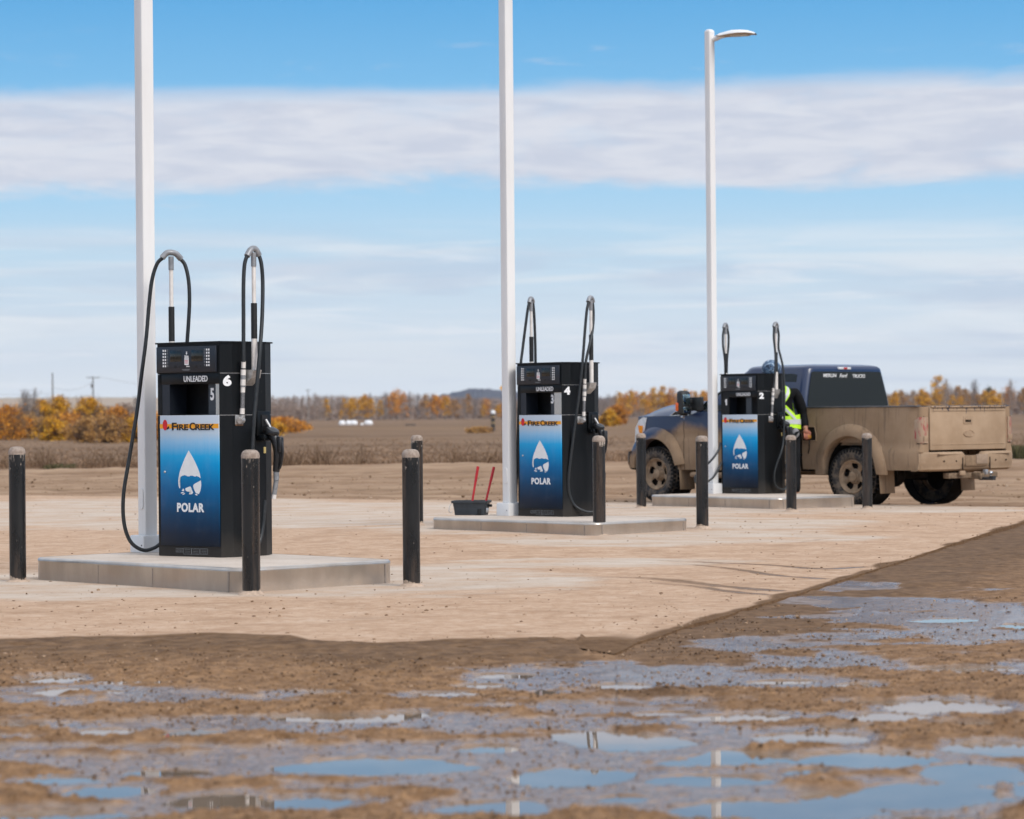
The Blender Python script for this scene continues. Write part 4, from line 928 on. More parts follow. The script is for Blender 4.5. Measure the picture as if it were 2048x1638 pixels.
# arch flares
def flare(c, r, w_, zc, a0, a1, x=0):
    for sg in (1, -1):
        b = MB(); rows = []
        for a in np.linspace(a0, a1, 34):
            ca, sa = math.cos(R(a)), math.sin(R(a)); rr = [r - .004, r + .006, r + .05, r + w_ * .75, r + w_]
            tp_ = min(1., max(.12, (a - a0) / 40.)) if c < 1 else 1.; oo = [.035 * tp_, .062 * tp_, .066 * tp_, .045 * tp_, .004]; row = [(c + (r - .004) * ca, sg * (sidey(c + r * ca, zc + r * sa) - .10), zc + (r - .004) * sa)]
            for q_, o in zip(rr, oo):
                xx, z2 = c + q_ * ca, zc + q_ * sa; row.append((xx, sg * (sidey(min(xx, 4.2), z2) + o), z2))
            rows.append(row)
        b.grid(rows, True); b.build('wheel_flare', FLAREM, truck, 50)
flare(RA, .50, .17, .46, -3, 182); flare(FA, .455, .17, .47, 2, 172)
# hood and nose
b = MB(); rows = []
for x in np.linspace(2.80, 4.28, 26):
    row = []; amp = float(np.interp(x, [2.8, 3.3, 3.9, 4.1, 4.22, 4.28], [.225, .20, .148, .10, .05, .005]))
    for k in np.linspace(-1, 1, 31):
        bulge = .022 * math.exp(-((abs(k) - .6) / .14) ** 2) * min(1, amp / .1)
        zb_ = max(1.25, ftop(x)) if x < 3.12 else ftop(min(x, 4.2))
        row.append((x - .10 * abs(k) ** 3 * max(0, x - 3.8) / .4, k * (sidey(min(x, 4.2), 1.25) - .006), zb_ + .004 + amp * (1 - abs(k) ** 5) + bulge - (.055 if x < 3.1 else 0) * (1 - abs(k) ** 5)))
    rows.append(row)
b.grid(rows, True); b.build('hood', HOODM, truck, 60)
b = MB(); b.box((4.24, 0, .95), (.16, 1.62, .52), 0, .04); gr = b.build('grille', CHROME, truck)
b = MB()
for z in (.80, .93, 1.06): b.box((4.325, 0, z), (.02, 1.2, .07), 0, .01)
b.build('grille_slots', PLASTIC, gr)
for sg in (1, -1):
    b = MB(); b.prism([(3.985, 1.235), (4.08, 1.245), (4.185, 1.20), (4.262, 1.08), (4.268, .80), (4.20, .70), (4.17, .82), (4.10, .95), (4.03, 1.05)], 0, .12, lambda u, v, w_, sg=sg: (u + w_ * .4, sg * (sidey(min(u, 4.2), v) + .010 - w_), v)); hl = b.build('headlight', CLEARL, truck, 30)
    b = MB(); b.prism([(4.075, 1.115), (4.185, 1.12), (4.165, .99), (4.095, .985)], 0, .03, lambda u, v, w_, sg=sg: (u, sg * (sidey(u, v) + .030 - w_), v)); b.build('turn_signal', AMBER, hl)
    # chrome vent at the back of the hood
    b = MB(); b.tube([(3.48, sg * (sidey(3.48, 1.3) + .004), 1.263), (3.36, sg * 1.0, 1.323), (3.18, sg * .997, 1.348), (3.06, sg * .997, 1.343), (3.07, sg * 1.0, 1.273), (3.48, sg * (sidey(3.48, 1.3) + .004), 1.263)], .0085, 6); vt = b.build('wing_vent', CHROME, truck)
    b = MB(); b.prism([(3.46, 1.268), (3.36, 1.318), (3.18, 1.343), (3.07, 1.338), (3.08, 1.273)], 0, .03, lambda u, v, w_, sg=sg: (u, sg * (.995 - w_), v)); b.build('vent_grille', PLASTIC, vt)
    b = MB(); b.box((3.23, sg * (sidey(3.23, 1.24) + .003), 1.245), (.045, .006, .022), 0, .002); b.box((3.215, sg * (sidey(3.2, 1.26) + .003), 1.268), (.012, .005, .03), .3, .001); b.build('wing_badge', CHROME, truck)
# front bumper
b = MB(); rows = []
for k in np.linspace(-1, 1, 25):
    xf = 4.47 - .10 * abs(k) ** 3.5
    rows.append([(xf - .10, k * 1.0, .74), (xf - .02, k * 1.0, .735), (xf, k * 1.0, .68), (xf, k * 1.0, .56), (xf - .05, k * .99, .47), (xf - .12, k * .98, .46)])
b.grid(rows, True); b.build('front_bumper', mud_mat('muddy_chrome', [(-1.5, .6), (4.4, .66)], (.45, .45, .45), .2), truck, 60)
# greenhouse: belt -> roof loft
def contour(z):
    k = (z - 1.31) / (1.965 - 1.31)
    hw = .955 - .165 * k ** 1.25; xr = .885 + .045 * k; xf = 3.06 - 1.02 * k ** 1.05
    return hw, xr, xf
def loop(z, rr, inset=0., dz=0.):
    hw, xr, xf = contour(z); hw -= inset; xr += inset; xf -= inset; o = []
    for cx, cy, a0, q in ((xf - rr * 1.6, hw - rr, 0, 1), (xr + rr, hw - rr, 90, 2), (xr + rr, -hw + rr, 180, 3), (xf - rr * 1.6, -hw + rr, 270, 4)):
        for i in range(6):
            a = R(a0 + 90 * i / 5); ex = rr * (1.6 if q in (1, 4) else 1); x = cx + ex * math.cos(a); y = cy + rr * math.sin(a)
            o.append((x, y, z + dz + (.014 * (1 - (y / hw) ** 2) if dz else 0)))
    return o
# subdivide the long edges so the skin bends smoothly
def dense(lp, n=8):
    o = []
    for i in range(len(lp)):
        a, b_ = Vector(lp[i]), Vector(lp[(i + 1) % len(lp)])
        k = n if i % 6 == 5 else 1
        for j in range(k): o.append(tuple(a.lerp(b_, j / k)))
    return o
b = MB(); rows = [dense(loop(z, .11)) for z in np.linspace(1.30, 1.90, 9)]
_top = rows[-1]; _c = Vector((sum(p[0] for p in _top) / len(_top), 0, 0))
for z, q_ in ((1.915, .010), (1.930, .028), (1.943, .055), (1.954, .10), (1.963, .18), (1.970, .32), (1.975, .55), (1.978, .8)):
    rows.append([(_c.x + (p[0] - _c.x) * (1 - q_ * .8), p[1] * (1 - q_), z) for p in _top])
nn = min(len(r_) for r_ in rows)
b.grid([r_[:nn] for r_ in rows], True, True); b.f.append(list(range(len(b.v) - nn, len(b.v)))); b.mi.append(0); b.sm.append(True); b.build('cab', CABM, truck, 50)
# glass, set a few mm proud of the painted shell
def side_glass(name, pts, sg):
    b = MB(); b.prism(pts, 0, .008, lambda u, v, w_: (u, sg * (contour(v)[0] + .004 - w_), v)); return b.build(name, GLASS, truck)
for sg in (1, -1):
    side_glass('front_window', [(2.94, 1.345), (2.08, 1.355), (2.08, 1.83), (2.16, 1.835), (2.80, 1.46)], sg)
    side_glass('rear_side_window', [(2.0, 1.355), (1.06, 1.365), (1.10, 1.825), (1.18, 1.84), (2.0, 1.835)], sg)
    b = MB(); b.tube([(2.98, sg * (contour(1.33)[0] + .01), 1.333), (.95, sg * (contour(1.34)[0] + .01), 1.345)], .010, 6); b.build('belt_moulding', PLASTIC, truck)
b = MB(); rows = [[(contour(z)[1] - .005 - .0, y * k_, z) for y in np.linspace(-1, 1, 15)] for z, k_ in ((1.375, .835), (1.39, .86), (1.5, .84), (1.65, .80), (1.80, .755), (1.855, .735), (1.868, .70))]
b.grid(rows, True); rg = b.build('rear_window', GLASS, truck, 60)
# faint interior seen in the back glass: head restraints and a rear shelf line
def rear_text(body, y, z, h, wd, **k):
    X_ = face_matrix((contour(z)[1] - .0068, y, z), (0, -1, 0), (-.07, 0, 1)); lettering(body, h, X_, WPRINT, rg, width=wd, name='window_lettering', **k)
rear_text('MERLIN', .36, 1.812, .050, .27, bold=.0009); rear_text('TRUCKS', -.255, 1.806, .050, .27, bold=.0009); rear_text('Ford', .075, 1.808, .062, .165, bold=.0008, shear=.35)
b = MB(); b.box((contour(1.92)[1] + .008, .04, 1.915), (.05, .27, .036), 0, .010); hm = b.build('brake_lamp', CLEARL, truck)
b = MB(); b.box((contour(1.92)[1] - .016, .03, 1.915), (.008, .08, .026), 0, .003); b.build('red_lens', REDL, hm)
# windscreen
b = MB(); rows = []
for k in np.linspace(.06, .93, 10):
    z = 1.31 + k * .655; hw, xr, xf = contour(z); rows.append([(xf + .006 - .176 * max(0, abs(y) - .82) / .18 * 0, y * (hw - .14), z) for y in np.linspace(-1, 1, 9)])
b.grid(rows, True); b.build('windscreen', GLASS, truck)
# tow mirrors
for sg in (1, -1):
    b = MB(); b.box((3.06, sg * 1.135, 1.445), (.13, .19, .36), 0, .045); mr = b.build('door_mirror', PLASTIC, truck, 50)
    b = MB(); b.box((3.05, sg * 1.03, 1.47), (.09, .16, .06), 0, .015); b.box((3.06, sg * 1.02, 1.36), (.09, .16, .06), 0, .015); b.box((2.95, sg * .975, 1.43), (.26, .05, .20), 0, .012); b.build('mirror_arm', PLASTIC, mr)
    b = MB(); b.box((2.9935, sg * 1.135, 1.495), (.006, .14, .15), 0, .002); b.build('mirror_glass', MIRGM, mr)
    b = MB(); b.box((2.9935, sg * 1.135, 1.345), (.006, .13, .085), 0, .002); b.build('spotter_glass', MIRGM, mr)
    b = MB(); b.box((3.10, sg * 1.215, 1.39), (.065, .035, .12), 0, .010); b.build('mirror_lamp', ORANGEL, mr)
    for xh in (2.22, 1.15):
        b = MB(); b.box((xh, sg * (sidey(xh, 1.17) + .018), 1.17), (.20, .03, .035), 0, .012); b.build('door_handle', BODYM, truck)
# bed: floor, inner walls, rails, front wall
b = MB(); b.box((-.16, 0, .86), (2.02, 1.75, .05)); b.box((.845, 0, 1.09), (.04, 1.86, .50))
for sg in (1, -1): b.box((-.16, sg * .915, 1.10), (2.02, .05, .46))
b.build('bed_box', mud_mat('bed_liner', [(-1.5, 1.5), (4, 1.5)], (.02, .02, .03), .6), truck)
for sg in (1, -1):
    b = MB(); b.box((-.165, sg * .945, 1.362), (2.06, .105, .022), 0, .008); b.build('bed_rail', mud_mat('rail_paint', [(-1.5, 1.36), (4, 1.36)], (.06, .065, .075), .5), truck)
    b = MB(); b.box((.885, sg * .93, .93), (.020, .04, .82)); b.build('cab_gap', BLACKHOLE, truck)
# fuel door, open
b = MB(); b.prism([(.62, .90), (.845, .90), (.85, .93), (.85, 1.06), (.83, 1.085), (.64, 1.085), (.615, 1.06), (.61, .93)], 0, .004, lambda u, v, w_: (u, sidey(u, v) + .002 + w_, v)); fd = b.build('fuel_filler_pocket', BLACKHOLE, truck)
b = MB(); b.tube([(.60, sidey(.6, .9) + .003, .90), (.855, sidey(.85, .9) + .003, .893), (.862, sidey(.86, 1) + .003, .99), (.853, sidey(.85, 1.08) + .003, 1.092), (.63, sidey(.6, 1.08) + .003, 1.095), (.60, sidey(.6, 1) + .003, .99), (.60, sidey(.6, .9) + .003, .90)], .0065, 6); b.build('pocket_rim', MUDM, fd)
b = MB(); b.lathe([(.001, .05), (.034, .048), (.036, .0), (.03, -.02)], 16, Matrix.Translation((.72, sidey(.72, .96) + .01, .955)) @ Matrix.Rotation(R(-90), 4, 'X')); b.build('fuel_cap', plain('orange_cap', (.55, .26, .03), .5), truck)
b = MB(); b.tube([(.72, sidey(.7, .9) + .005, .90), (.725, sidey(.7, .8) + .006, .80), (.745, sidey(.7, .72) + .006, .72)], .008, 6); b.build('fuel_drip', BLACKHOLE, truck)
# body crease on the bed side
for sg in (1, -1):
    b = MB(); b.tube([(-1.18, sg * (sidey(-1.18, 1.27) - .003), 1.275), (.86, sg * (sidey(.8, 1.27) - .003), 1.275)], .008, 6); b.build('bed_crease', BODYM, truck)
# tailgate
TX = -1.245
b = MB(); b.box((TX, 0, 1.06), (.06, 1.62, .585), 0, .012); tg = b.build('tailgate', GATEM, truck, 40)
b = MB(); b.box((TX - .012, 0, 1.352), (.085, 1.60, .022), 0, .008); b.box((TX - .036, 0, 1.300), (.008, 1.56, .006)); b.build('tailgate_cap', GATEM, tg)
b = MB(); b.box((TX - .031, 0, .845), (.012, 1.55, .012), 0, .003); b.build('lower_rib', GATEM, tg)
b = MB(); b.box((TX - .028, .02, 1.17), (.02, .19, .115), 0, .008); hd_ = b.build('handle_bezel', MUDM, tg)
b = MB(); b.box((TX - .036, .02, 1.165), (.012, .12, .045), 0, .005); b.build('handle_recess', UNDER, hd_)
b = MB(); b.box((TX - .042, .02, 1.185), (.014, .13, .028), 0, .005); b.build('handle', MUDM, hd_)
b = MB(); b.lathe([(.115, -.01), (.115, .006), (.104, .012), (.098, .007), (.05, .0085), (.001, .009)], 32, Matrix.Translation((TX - .030, .0, .985)) @ Matrix.Rotation(R(-90), 4, 'Y') @ Matrix.Diagonal((.42 * 1.0, 1, 1, 1))); b.build('oval_badge', MUDM, tg, 60)
# rear corner posts and lamps
for sg in (1, -1):
    b = MB(); rows = []
    for z in np.linspace(.505, 1.355, 14):
        y = sidey(-1.2, z); rows.append([(-1.19, sg * (y + .001), z), (-1.225, sg * (y - .008), z), (-1.25, sg * (y - .03), z), (-1.258, sg * (y - .065), z), (-1.258, sg * .825, z), (-1.20, sg * .82, z)])
    b.grid(rows, True); b.build('bed_corner', BODYM, truck, 60)
    b = MB(); rows = []
    for z in np.linspace(.865, 1.215, 9):
        y = sidey(-1.2, z); e = .012 if .87 < z < 1.21 else .0
        rows.append([(-1.06 - (.02 if z > 1.1 else 0), sg * (y + .004), z), (-1.10, sg * (y + e + .004), z), (-1.205, sg * (y + e), z), (-1.25, sg * (y - .012 + e), z), (-1.272, sg * (y - .05), z), (-1.274, sg * .855, z), (-1.25, sg * .85, z)])
    b.grid(rows, True); tl = b.build('tail_light', MUDREDM, truck, 60)
    b = MB(); yy_ = lambda z: sidey(-1.2, z); b.tube([(-1.055, sg * (yy_(.86) + .004), .86), (-1.20, sg * (yy_(.86) + .004), .858), (-1.262, sg * (yy_(.86) - .045), .858), (-1.264, sg * .86, .858)], .005, 5); b.tube([(-1.055, sg * (yy_(.86) + .005), .86), (-1.052, sg * (yy_(1.0) + .005), 1.02), (-1.085, sg * (yy_(1.22) + .005), 1.218), (-1.262, sg * (yy_(1.22) - .045), 1.222)], .005, 5); b.build('lamp_seam', UNDER, tl)
    b = MB(); b.box((-1.276, sg * .90, .93), (.004, .085, .07), 0, .001); b.build('reverse_lens', MUDM, tl)
# rear bumper
b = MB(); rows = []
for k in np.linspace(-1, 1, 31):
    y = k * 1.0; xb = -1.40 + .17 * abs(k) ** 5; dip = 0.02 if abs(k) > .26 else -.035
    rows.append([(-1.26, y * .99, .72 + dip), (xb + .03, y, .725 + dip), (xb, y, .70 + dip), (xb, y, .585), (xb + .012, y, .565), (xb + .02, y, .51 if abs(k) > .3 else .525), (xb + .07, y * .985, .485), (-1.2, y * .98, .485)])
rows = [[(-1.08, r_[2][1] * .985, p[2]) for p in r_] for r_ in rows[:1]] + rows + [[(-1.08, r_[2][1] * .985, p[2]) for p in r_] for r_ in rows[-1:]]
b.grid(rows, True); rb = b.build('rear_bumper', MUDM, truck, 45)
b = MB(); b.box((-1.402, 0, .62), (.02, .48, .15), 0, .012); b.build('plate_recess', plain('recess_mud', (.24, .165, .105), .9), rb)
b = MB(); b.box((-1.415, -.10, .64), (.02, .24, .13), 0, .004); b.build('number_plate', plain('muddy_plate', (.30, .215, .15), .8), rb)
for sg in (1, -1):
    b = MB(); b.box((-1.380, sg * .56, .715), (.05, .42, .012), 0, .004); b.build('step_pad', MUDM, rb)
    b = MB(); b.box((-1.403, sg * .29, .58), (.012, .012, .17)); b.build('panel_gap', UNDER, rb)
    for yy in (.42, .66):
        b = MB(); b.sphere((-1.398 + .008 * (yy > .6), sg * yy, .62), .012, 6); b.build('parking_sensor', UNDER, rb)
# hitch
b = MB(); b.box((-1.30, 0, .42), (.10, 1.05, .075), 0, .008); b.box((-1.40, 0, .41), (.22, .085, .085), 0, .006); ht = b.build('tow_hitch', plain('hitch_mud', (.19, .135, .09), .9, var=.3), truck)
b = MB(); b.box((-1.57, -.02, .375), (.24, .07, .04), 0, .005); b.box((-1.66, -.02, .40), (.07, .075, .02)); b.build('ball_mount', DARKM, ht)
b = MB(); b.sphere((-1.63, -.02, .452), .030, 8); b.tube([(-1.63, -.02, .40), (-1.63, -.02, .44)], .014, 8); b.build('hitch_ball', CHROME, ht)
b = MB(); b.box((-1.40, .30, .455), (.03, .11, .06), 0, .008); b.build('trailer_plug', MUDM, ht)
b = MB(); b.box((-1.40, -.20, .46), (.05, .08, .07), .3, .006); b.build('safety_bracket', ALU, ht)
# underbody
b = MB(); b.box((1.5, 0, .60), (4.6, .95, .16)); b.box((-.9, .0, .58), (.7, .9, .16)); b.box((2.0, 0, .50), (1.2, .5, .10)); b.build('chassis', UNDER, truck)
for c in (RA, FA):
    b = MB(); b.tube([(c, -.80, .40), (c, .80, .40)], .055, 10); b.sphere((c, .1, .40), .16, 8); b.build('axle', UNDER, truck)
    for sg in (1, -1):
        b = MB(); b.lathe([(.485, -.30), (.485, .0)], 24, Matrix.Translation((c, sg * .93, .46)) @ Matrix.Rotation(R(90 * -sg), 4, 'X'), a0=0, a1=2 * math.pi); b.box((c, sg * .60, .70), (.98, .03, .75)); b.build('wheel_well', BLACKHOLE, truck)
# side steps
for sg in (1, -1):
    b = MB(); b.tube([(3.02, sg * .93, .40), (3.00, sg * 1.02, .40), (2.9, sg * 1.04, .40), (1.1, sg * 1.04, .40), (1.0, sg * 1.02, .40), (.98, sg * .93, .40)], .042, 10); b.build('running_board', mud_mat('step_mud', [(-1.5, 2), (4, 2)], (.1, .1, .1), .6), truck)
# mud flaps
for c in (RA, FA):
    for sg in (1, -1):
        b = MB(); b.box((c - .52, sg * .86, .36), (.015, .30, .36), 0, .004, Matrix.Rotation(R(4), 3, 'Y')); b.build('mud_flap', mud_mat('flap_mud', [(-1.5, 2), (4, 2)], (.1, .1, .1), .8), truck)
# wheels
def wheel(c, sg):
    M_ = Matrix.Translation((c, sg * .87, .405)) @ Matrix.Rotation(R(-90 * sg), 4, 'X')       # local z outwards
    wname = 'wheel'
    b = MB(); b.lathe([(.235, -.125), (.30, -.140), (.355, -.138), (.385, -.120), (.398, -.09), (.398, .09), (.385, .120), (.355, .138), (.30, .140), (.262, .132), (.242, .118), (.235, .09)], 56, M_)
    wl = b.build(wname, TYREM, truck, 60)
    b = MB()
    for i in range(40):
        a = 2 * math.pi * i / 40
        for zc, da, wd in ((-.105, 0, .06), (.105, .5, .06), (-.035, .5, .055), (.035, 0, .055)):
            aa = a + da * 2 * math.pi / 40; b.box((0, 0, 0), (.018, .040, wd), 0, 0, None)
            n8 = 8
            for j in range(len(b.v) - 8, len(b.v)):
                p = Vector(b.v[j]) + Vector((.398 - (.010 if abs(zc) > .1 else 0), 0, zc)); p = Matrix.Rotation(aa, 3, 'Z') @ p; b.v[j] = tuple(M_ @ p)
        # shoulder lugs down the outer sidewall
        b.box((0, 0, 0), (.05, .030, .012))
        for j in range(len(b.v) - 8, len(b.v)):
            p = Vector(b.v[j]) + Vector((.362, 0, .138)); p = Matrix.Rotation(a, 3, 'Z') @ p; b.v[j] = tuple(M_ @ p)
    b.build('tread', TREADM, wl)
    b = MB()
    b.lathe([(.236, -.10), (.236, .112), (.228, .120), (.214, .108), (.205, .085), (.198, .080)], 48, M_)
    # five broad spokes between five windows
    def dish(r): return .035 + .045 * (r / .2) ** 1.6
    for i in range(5):
        a0 = 2 * math.pi * i / 5 + .3
        rows = []
        for r in np.linspace(.085, .20, 7):
            hw = .34 if r < .10 else .27 + .16 * abs((r - .145) / .055) ** 2.5
            rows.append([M_ @ Vector((r * math.cos(a0 + k * hw), r * math.sin(a0 + k * hw), dish(r) - (.022 if abs(k) > .95 else 0))) for k in (-1.02, -1, -.6, 0, .6, 1, 1.02)])
        b.grid(rows, True)
    b.lathe([(.200, .081), (.192, .078), (.185, .070)], 48, M_); b.lathe([(.11, .040), (.095, .055), (.088, .075), (.070, .080), (.066, .105), (.050, .112), (.001, .112)], 32, M_)
    for i in range(8):
        a = 2 * math.pi * i / 8; b.lathe([(.010, .07), (.010, .092), (.001, .095)], 6, M_ @ Matrix.Translation((.081 * math.cos(a), .081 * math.sin(a), 0)))
    b.build('rim', RIMM, wl, 50)
    b = MB(); b.lathe([(.23, .0), (.001, .0)], 24, M_); b.build('brake_disc', BLACKHOLE, wl)
for c in (RA, FA):
    for sg in (1, -1): wheel(c, sg)

# ================================================================== THE PERSON AT THE FUEL DOOR
PO = np.array([3.79, 38.0, float(padz(3.79, 38.0))])
person = thing('person', 'person in black jacket with lime and silver bands, hand on the truck\'s fuel cap', 'person', PO, R(-6))
SKIN = plain('skin', (.40, .19, .125), .55, var=.15); HANDM = plain('cold_red_hand', (.42, .16, .10), .55, var=.2)
JACK = plain('black_jacket', (.010, .010, .011), .85, var=.4, scale=8, bump=.4); TROU = plain('dark_trousers', (.016, .017, .019), .9, var=.3, scale=8, bump=.3); BOOT = plain('work_boot', (.05, .035, .022), .8)
LIME = plain('lime_band', (.50, .85, .02), .6, var=.06); SILV = plain('silver_band', (.52, .53, .55), .4, var=.08); GREYG = plain('grey_pocket', (.25, .25, .26), .7)
t_ = T('blue_patterned_cloth'); n_ = t_.noise(22, 3, .6, dist=1.2); t_.set(t_.ramp(n_, [(0, (.012, .02, .04)), (.46, (.02, .035, .065)), (.5, (.10, .19, .31)), (.56, (.04, .09, .17)), (.60, (.38, .48, .58)), (1, (.02, .035, .06))]), .7); CAPB = t_.m
person.scale = (1.085,) * 3
_ip = (Matrix.Translation(V3(PO)) @ Matrix.Rotation(R(-6), 4, 'Z') @ Matrix.Scale(1.085, 4)).inverted()
_hw = TO + _fw * .715 + _lf * 1.075; HAND = _ip @ Vector((_hw[0], _hw[1], .985))
def skin(name, verts, edges, mat, parent, root=0, sub=2):
    """verts: (x, y, z, rx, ry)"""
    me = bpy.data.meshes.new(name); me.from_pydata([v[:3] for v in verts], edges, []); me.materials.append(mat)
    o = link(name, me, parent); md = o.modifiers.new('skin', 'SKIN'); md.use_smooth_shade = True; md.branch_smoothing = .6
    for i, v in enumerate(verts):
        sv = me.skin_vertices[0].data[i]; sv.radius = (v[3], v[4] if len(v) > 4 else v[3]); sv.use_root = (i == root)
    s = o.modifiers.new('sub', 'SUBSURF'); s.levels = sub; s.render_levels = sub
    dg = bpy.context.evaluated_depsgraph_get(); dg.update(); m2 = bpy.data.meshes.new_from_object(o.evaluated_get(dg))
    o.modifiers.clear(); o.data = m2; bpy.data.meshes.remove(me)
    m2.materials.clear(); m2.materials.append(mat); m2.polygons.foreach_set('use_smooth', [True] * len(m2.polygons)); return o
SR, EL, WR = Vector((.135, .08, 1.435)), Vector((.235, .215, 1.15)), None
WR = HAND + (EL - HAND).normalized() * .105
SL, ELL, WL = Vector((-.275, .03, 1.43)), Vector((-.335, .05, 1.15)), Vector((-.30, .20, .95))
def body_graph(k, kl, hands):
    v = [(0, 0, .95, .155 * k, .115 * k), (-.02, .02, 1.12, .15 * k, .11 * k), (-.05, .03, 1.28, .165 * k, .12 * k), (-.075, .04, 1.41, .15 * k, .11 * k), (-.105, .05, 1.52, .06, .06), (-.13, .065, 1.585, .062, .07)]
    e = [(0, 1), (1, 2), (2, 3), (3, 4), (4, 5)]
    def chain(par, pts):
        p = par
        for q_ in pts: v.append(q_); e.append((p, len(v) - 1)); p = len(v) - 1
        return p
    chain(3, [(*SR, .07 * k, .07 * k), (*EL, .052 * kl, .052 * kl), (*WR, .036 * kl, .036 * kl)] ); chain(3, [(*SL, .07 * k, .07 * k), (*ELL, .052 * kl, .052 * kl), (*WL, .036 * kl, .036 * kl)])
    return v, e, chain
v, e, chain = body_graph(1, 1, True)
for sg in (1, -1): chain(0, [(sg * .10, 0, .88, .085, .09), (sg * .115, .03, .50, .062, .062), (sg * .125, -.02, .10, .042, .042), (sg * .14, .12, .045, .04, .035)])
chain(5, [(-.155, .075, 1.66, .078, .088), (-.165, .08, 1.735, .085, .098), (-.170, .08, 1.79, .062, .07)])
hd = (HAND - WR).normalized()
ih = len(v)
# palm and fingers of the right hand, closed on the cap
side = hd.cross(Vector((0, 0, 1))).normalized(); nrm = side.cross(hd).normalized()
pr = 8
def pt(p, r): return (p.x, p.y, p.z, r, r)
wr_i = 8
pc = WR + hd * .055
v.append((*pc, .036, .020)); e.append((wr_i, len(v) - 1))
v[1] = (*v[1][:3], .12, .09); v[2] = (*v[2][:3], .12, .09); v[3] = (*v[3][:3], .10, .08); v[6] = (*v[6][:3], .045, .045); v[9] = (*v[9][:3], .045, .045)
body = skin('body', v, e, SKIN, person)
b = MB(); b.sphere(tuple(WR + hd * .05), .043, 8, (1, .8, .8))
for i, (off, ln) in enumerate(((-.030, .070), (-.010, .080), (.010, .076), (.029, .060))):
    q0 = WR + hd * .085 + side * off; q1 = q0 + hd * ln * .45 - nrm * .004; q2 = q1 + hd * ln * .25 - nrm * ln * .30; q3 = q2 - nrm * ln * .30 - hd * ln * .12
    b.tube(spline([q0 - hd * .02, q0, q1, q2, q3], 4), [.0105] * 13 + [.0095] * 3 + [.006], 8)
th0 = WR + hd * .04 - side * .036; b.tube(spline([th0, th0 - side * .016 + hd * .03, th0 - side * .008 + hd * .062 - nrm * .02, th0 + side * .006 + hd * .085 - nrm * .036], 4), [.013] * 8 + [.011] * 4 + [.007], 8)
b.build('hand', HANDM, body, 80)
b = MB(); b.sphere(tuple(WL + Vector((.0, .05, -.04))), .045, 8, (.7, 1, 1.2))
for i in range(4): b.tube(spline([WL + Vector((-.025 + .017 * i, .06, -.07)), WL + Vector((-.025 + .017 * i, .09, -.10)), WL + Vector((-.02 + .015 * i, .085, -.135))], 4), .009, 8)
b.tube([WL + Vector((.035, .05, -.04)), WL + Vector((.045, .085, -.07)), WL + Vector((.03, .11, -.09))], .010, 8); b.build('hand', HANDM, body, 80)
v, e, chain = body_graph(1.13, 1.42, False)
v = v[:4] + [(-.10, .045, 1.50, .078, .075)] + v[5:]; v[5] = (-.112, .05, 1.535, .07, .068); v[0] = (0, 0, .90, .185, .145)
jk = skin('jacket', v, e, JACK, person)
tv = [(0, 0, .93, .165, .125)]; te = []
for sg in (1, -1):
    p = 0
    for q_ in ((sg * .10, 0, .84, .105, .11), (sg * .115, .03, .50, .085, .085), (sg * .125, -.015, .12, .075, .075)): tv.append(q_); te.append((p, len(tv) - 1)); p = len(tv) - 1
skin('trousers', tv, te, TROU, person)
for sg in (1, -1):
    b = MB(); b.box((sg * .135, .045, .055), (.10, .28, .11), 0, .035); b.build('boot', BOOT, person)
# hi-vis bands round the torso: ribbons that follow the jacket
def torso(th, z, o=.0):
    k = (z - .95) / .5; cx = -.012 - .075 * max(0, min(1.1, k)) ** 1.2; cy = .012 + .03 * k
    a = .205 + .012 * math.sin(math.pi * min(1, max(0, k))) + o; c = .158 + o
    if z > 1.40: a -= (z - 1.40) * .55; c -= (z - 1.40) * .35
    return (cx + a * math.cos(th), cy + c * math.sin(th), z)
def ribbon(b, path, w_, o):
    rows = []
    for (th, z), (t2, z2) in zip(path, path[1:] + [(2 * path[-1][0] - path[-2][0], 2 * path[-1][1] - path[-2][1])]):
        d = Vector(torso(t2, z2)) - Vector(torso(th, z)); L_ = d.length or 1; ds = ((t2 - th) * .2 / L_, (z2 - z) / L_)
        n2 = (-ds[1], ds[0]); rows.append([torso(th + n2[0] * q_ * w_ / .2, z + n2[1] * q_ * w_, o) for q_ in (-.5, 0, .5)])
    b.grid(rows, True)
ring = [(2 * math.pi * i / 40, 1.045) for i in range(41)]
b = MB(); ribbon(b, ring, .15, .012); vb = b.build('hi_vis_belt', LIME, person)
b = MB(); ribbon(b, ring, .055, .016); b.build('silver_band', SILV, vb)
for sg in (1, -1):
    pth = [(-math.pi / 2 + sg * (.95 - 1.9 * k) * .9, 1.07 + .42 * k) for k in np.linspace(0, 1, 16)]
    b = MB(); ribbon(b, pth, .075, .013 + .001 * sg); st_ = b.build('hi_vis_strap', LIME, person)
    b = MB(); ribbon(b, [(t1 + .06 * -sg, z1) for t1, z1 in pth], .032, .017 + .001 * sg); b.build('silver_band', SILV, st_)
    b = MB(); ribbon(b, [(math.pi / 2 - sg * .55, z1) for z1 in np.linspace(1.07, 1.46, 8)], .10, .013); b.build('hi_vis_strap', LIME, person)
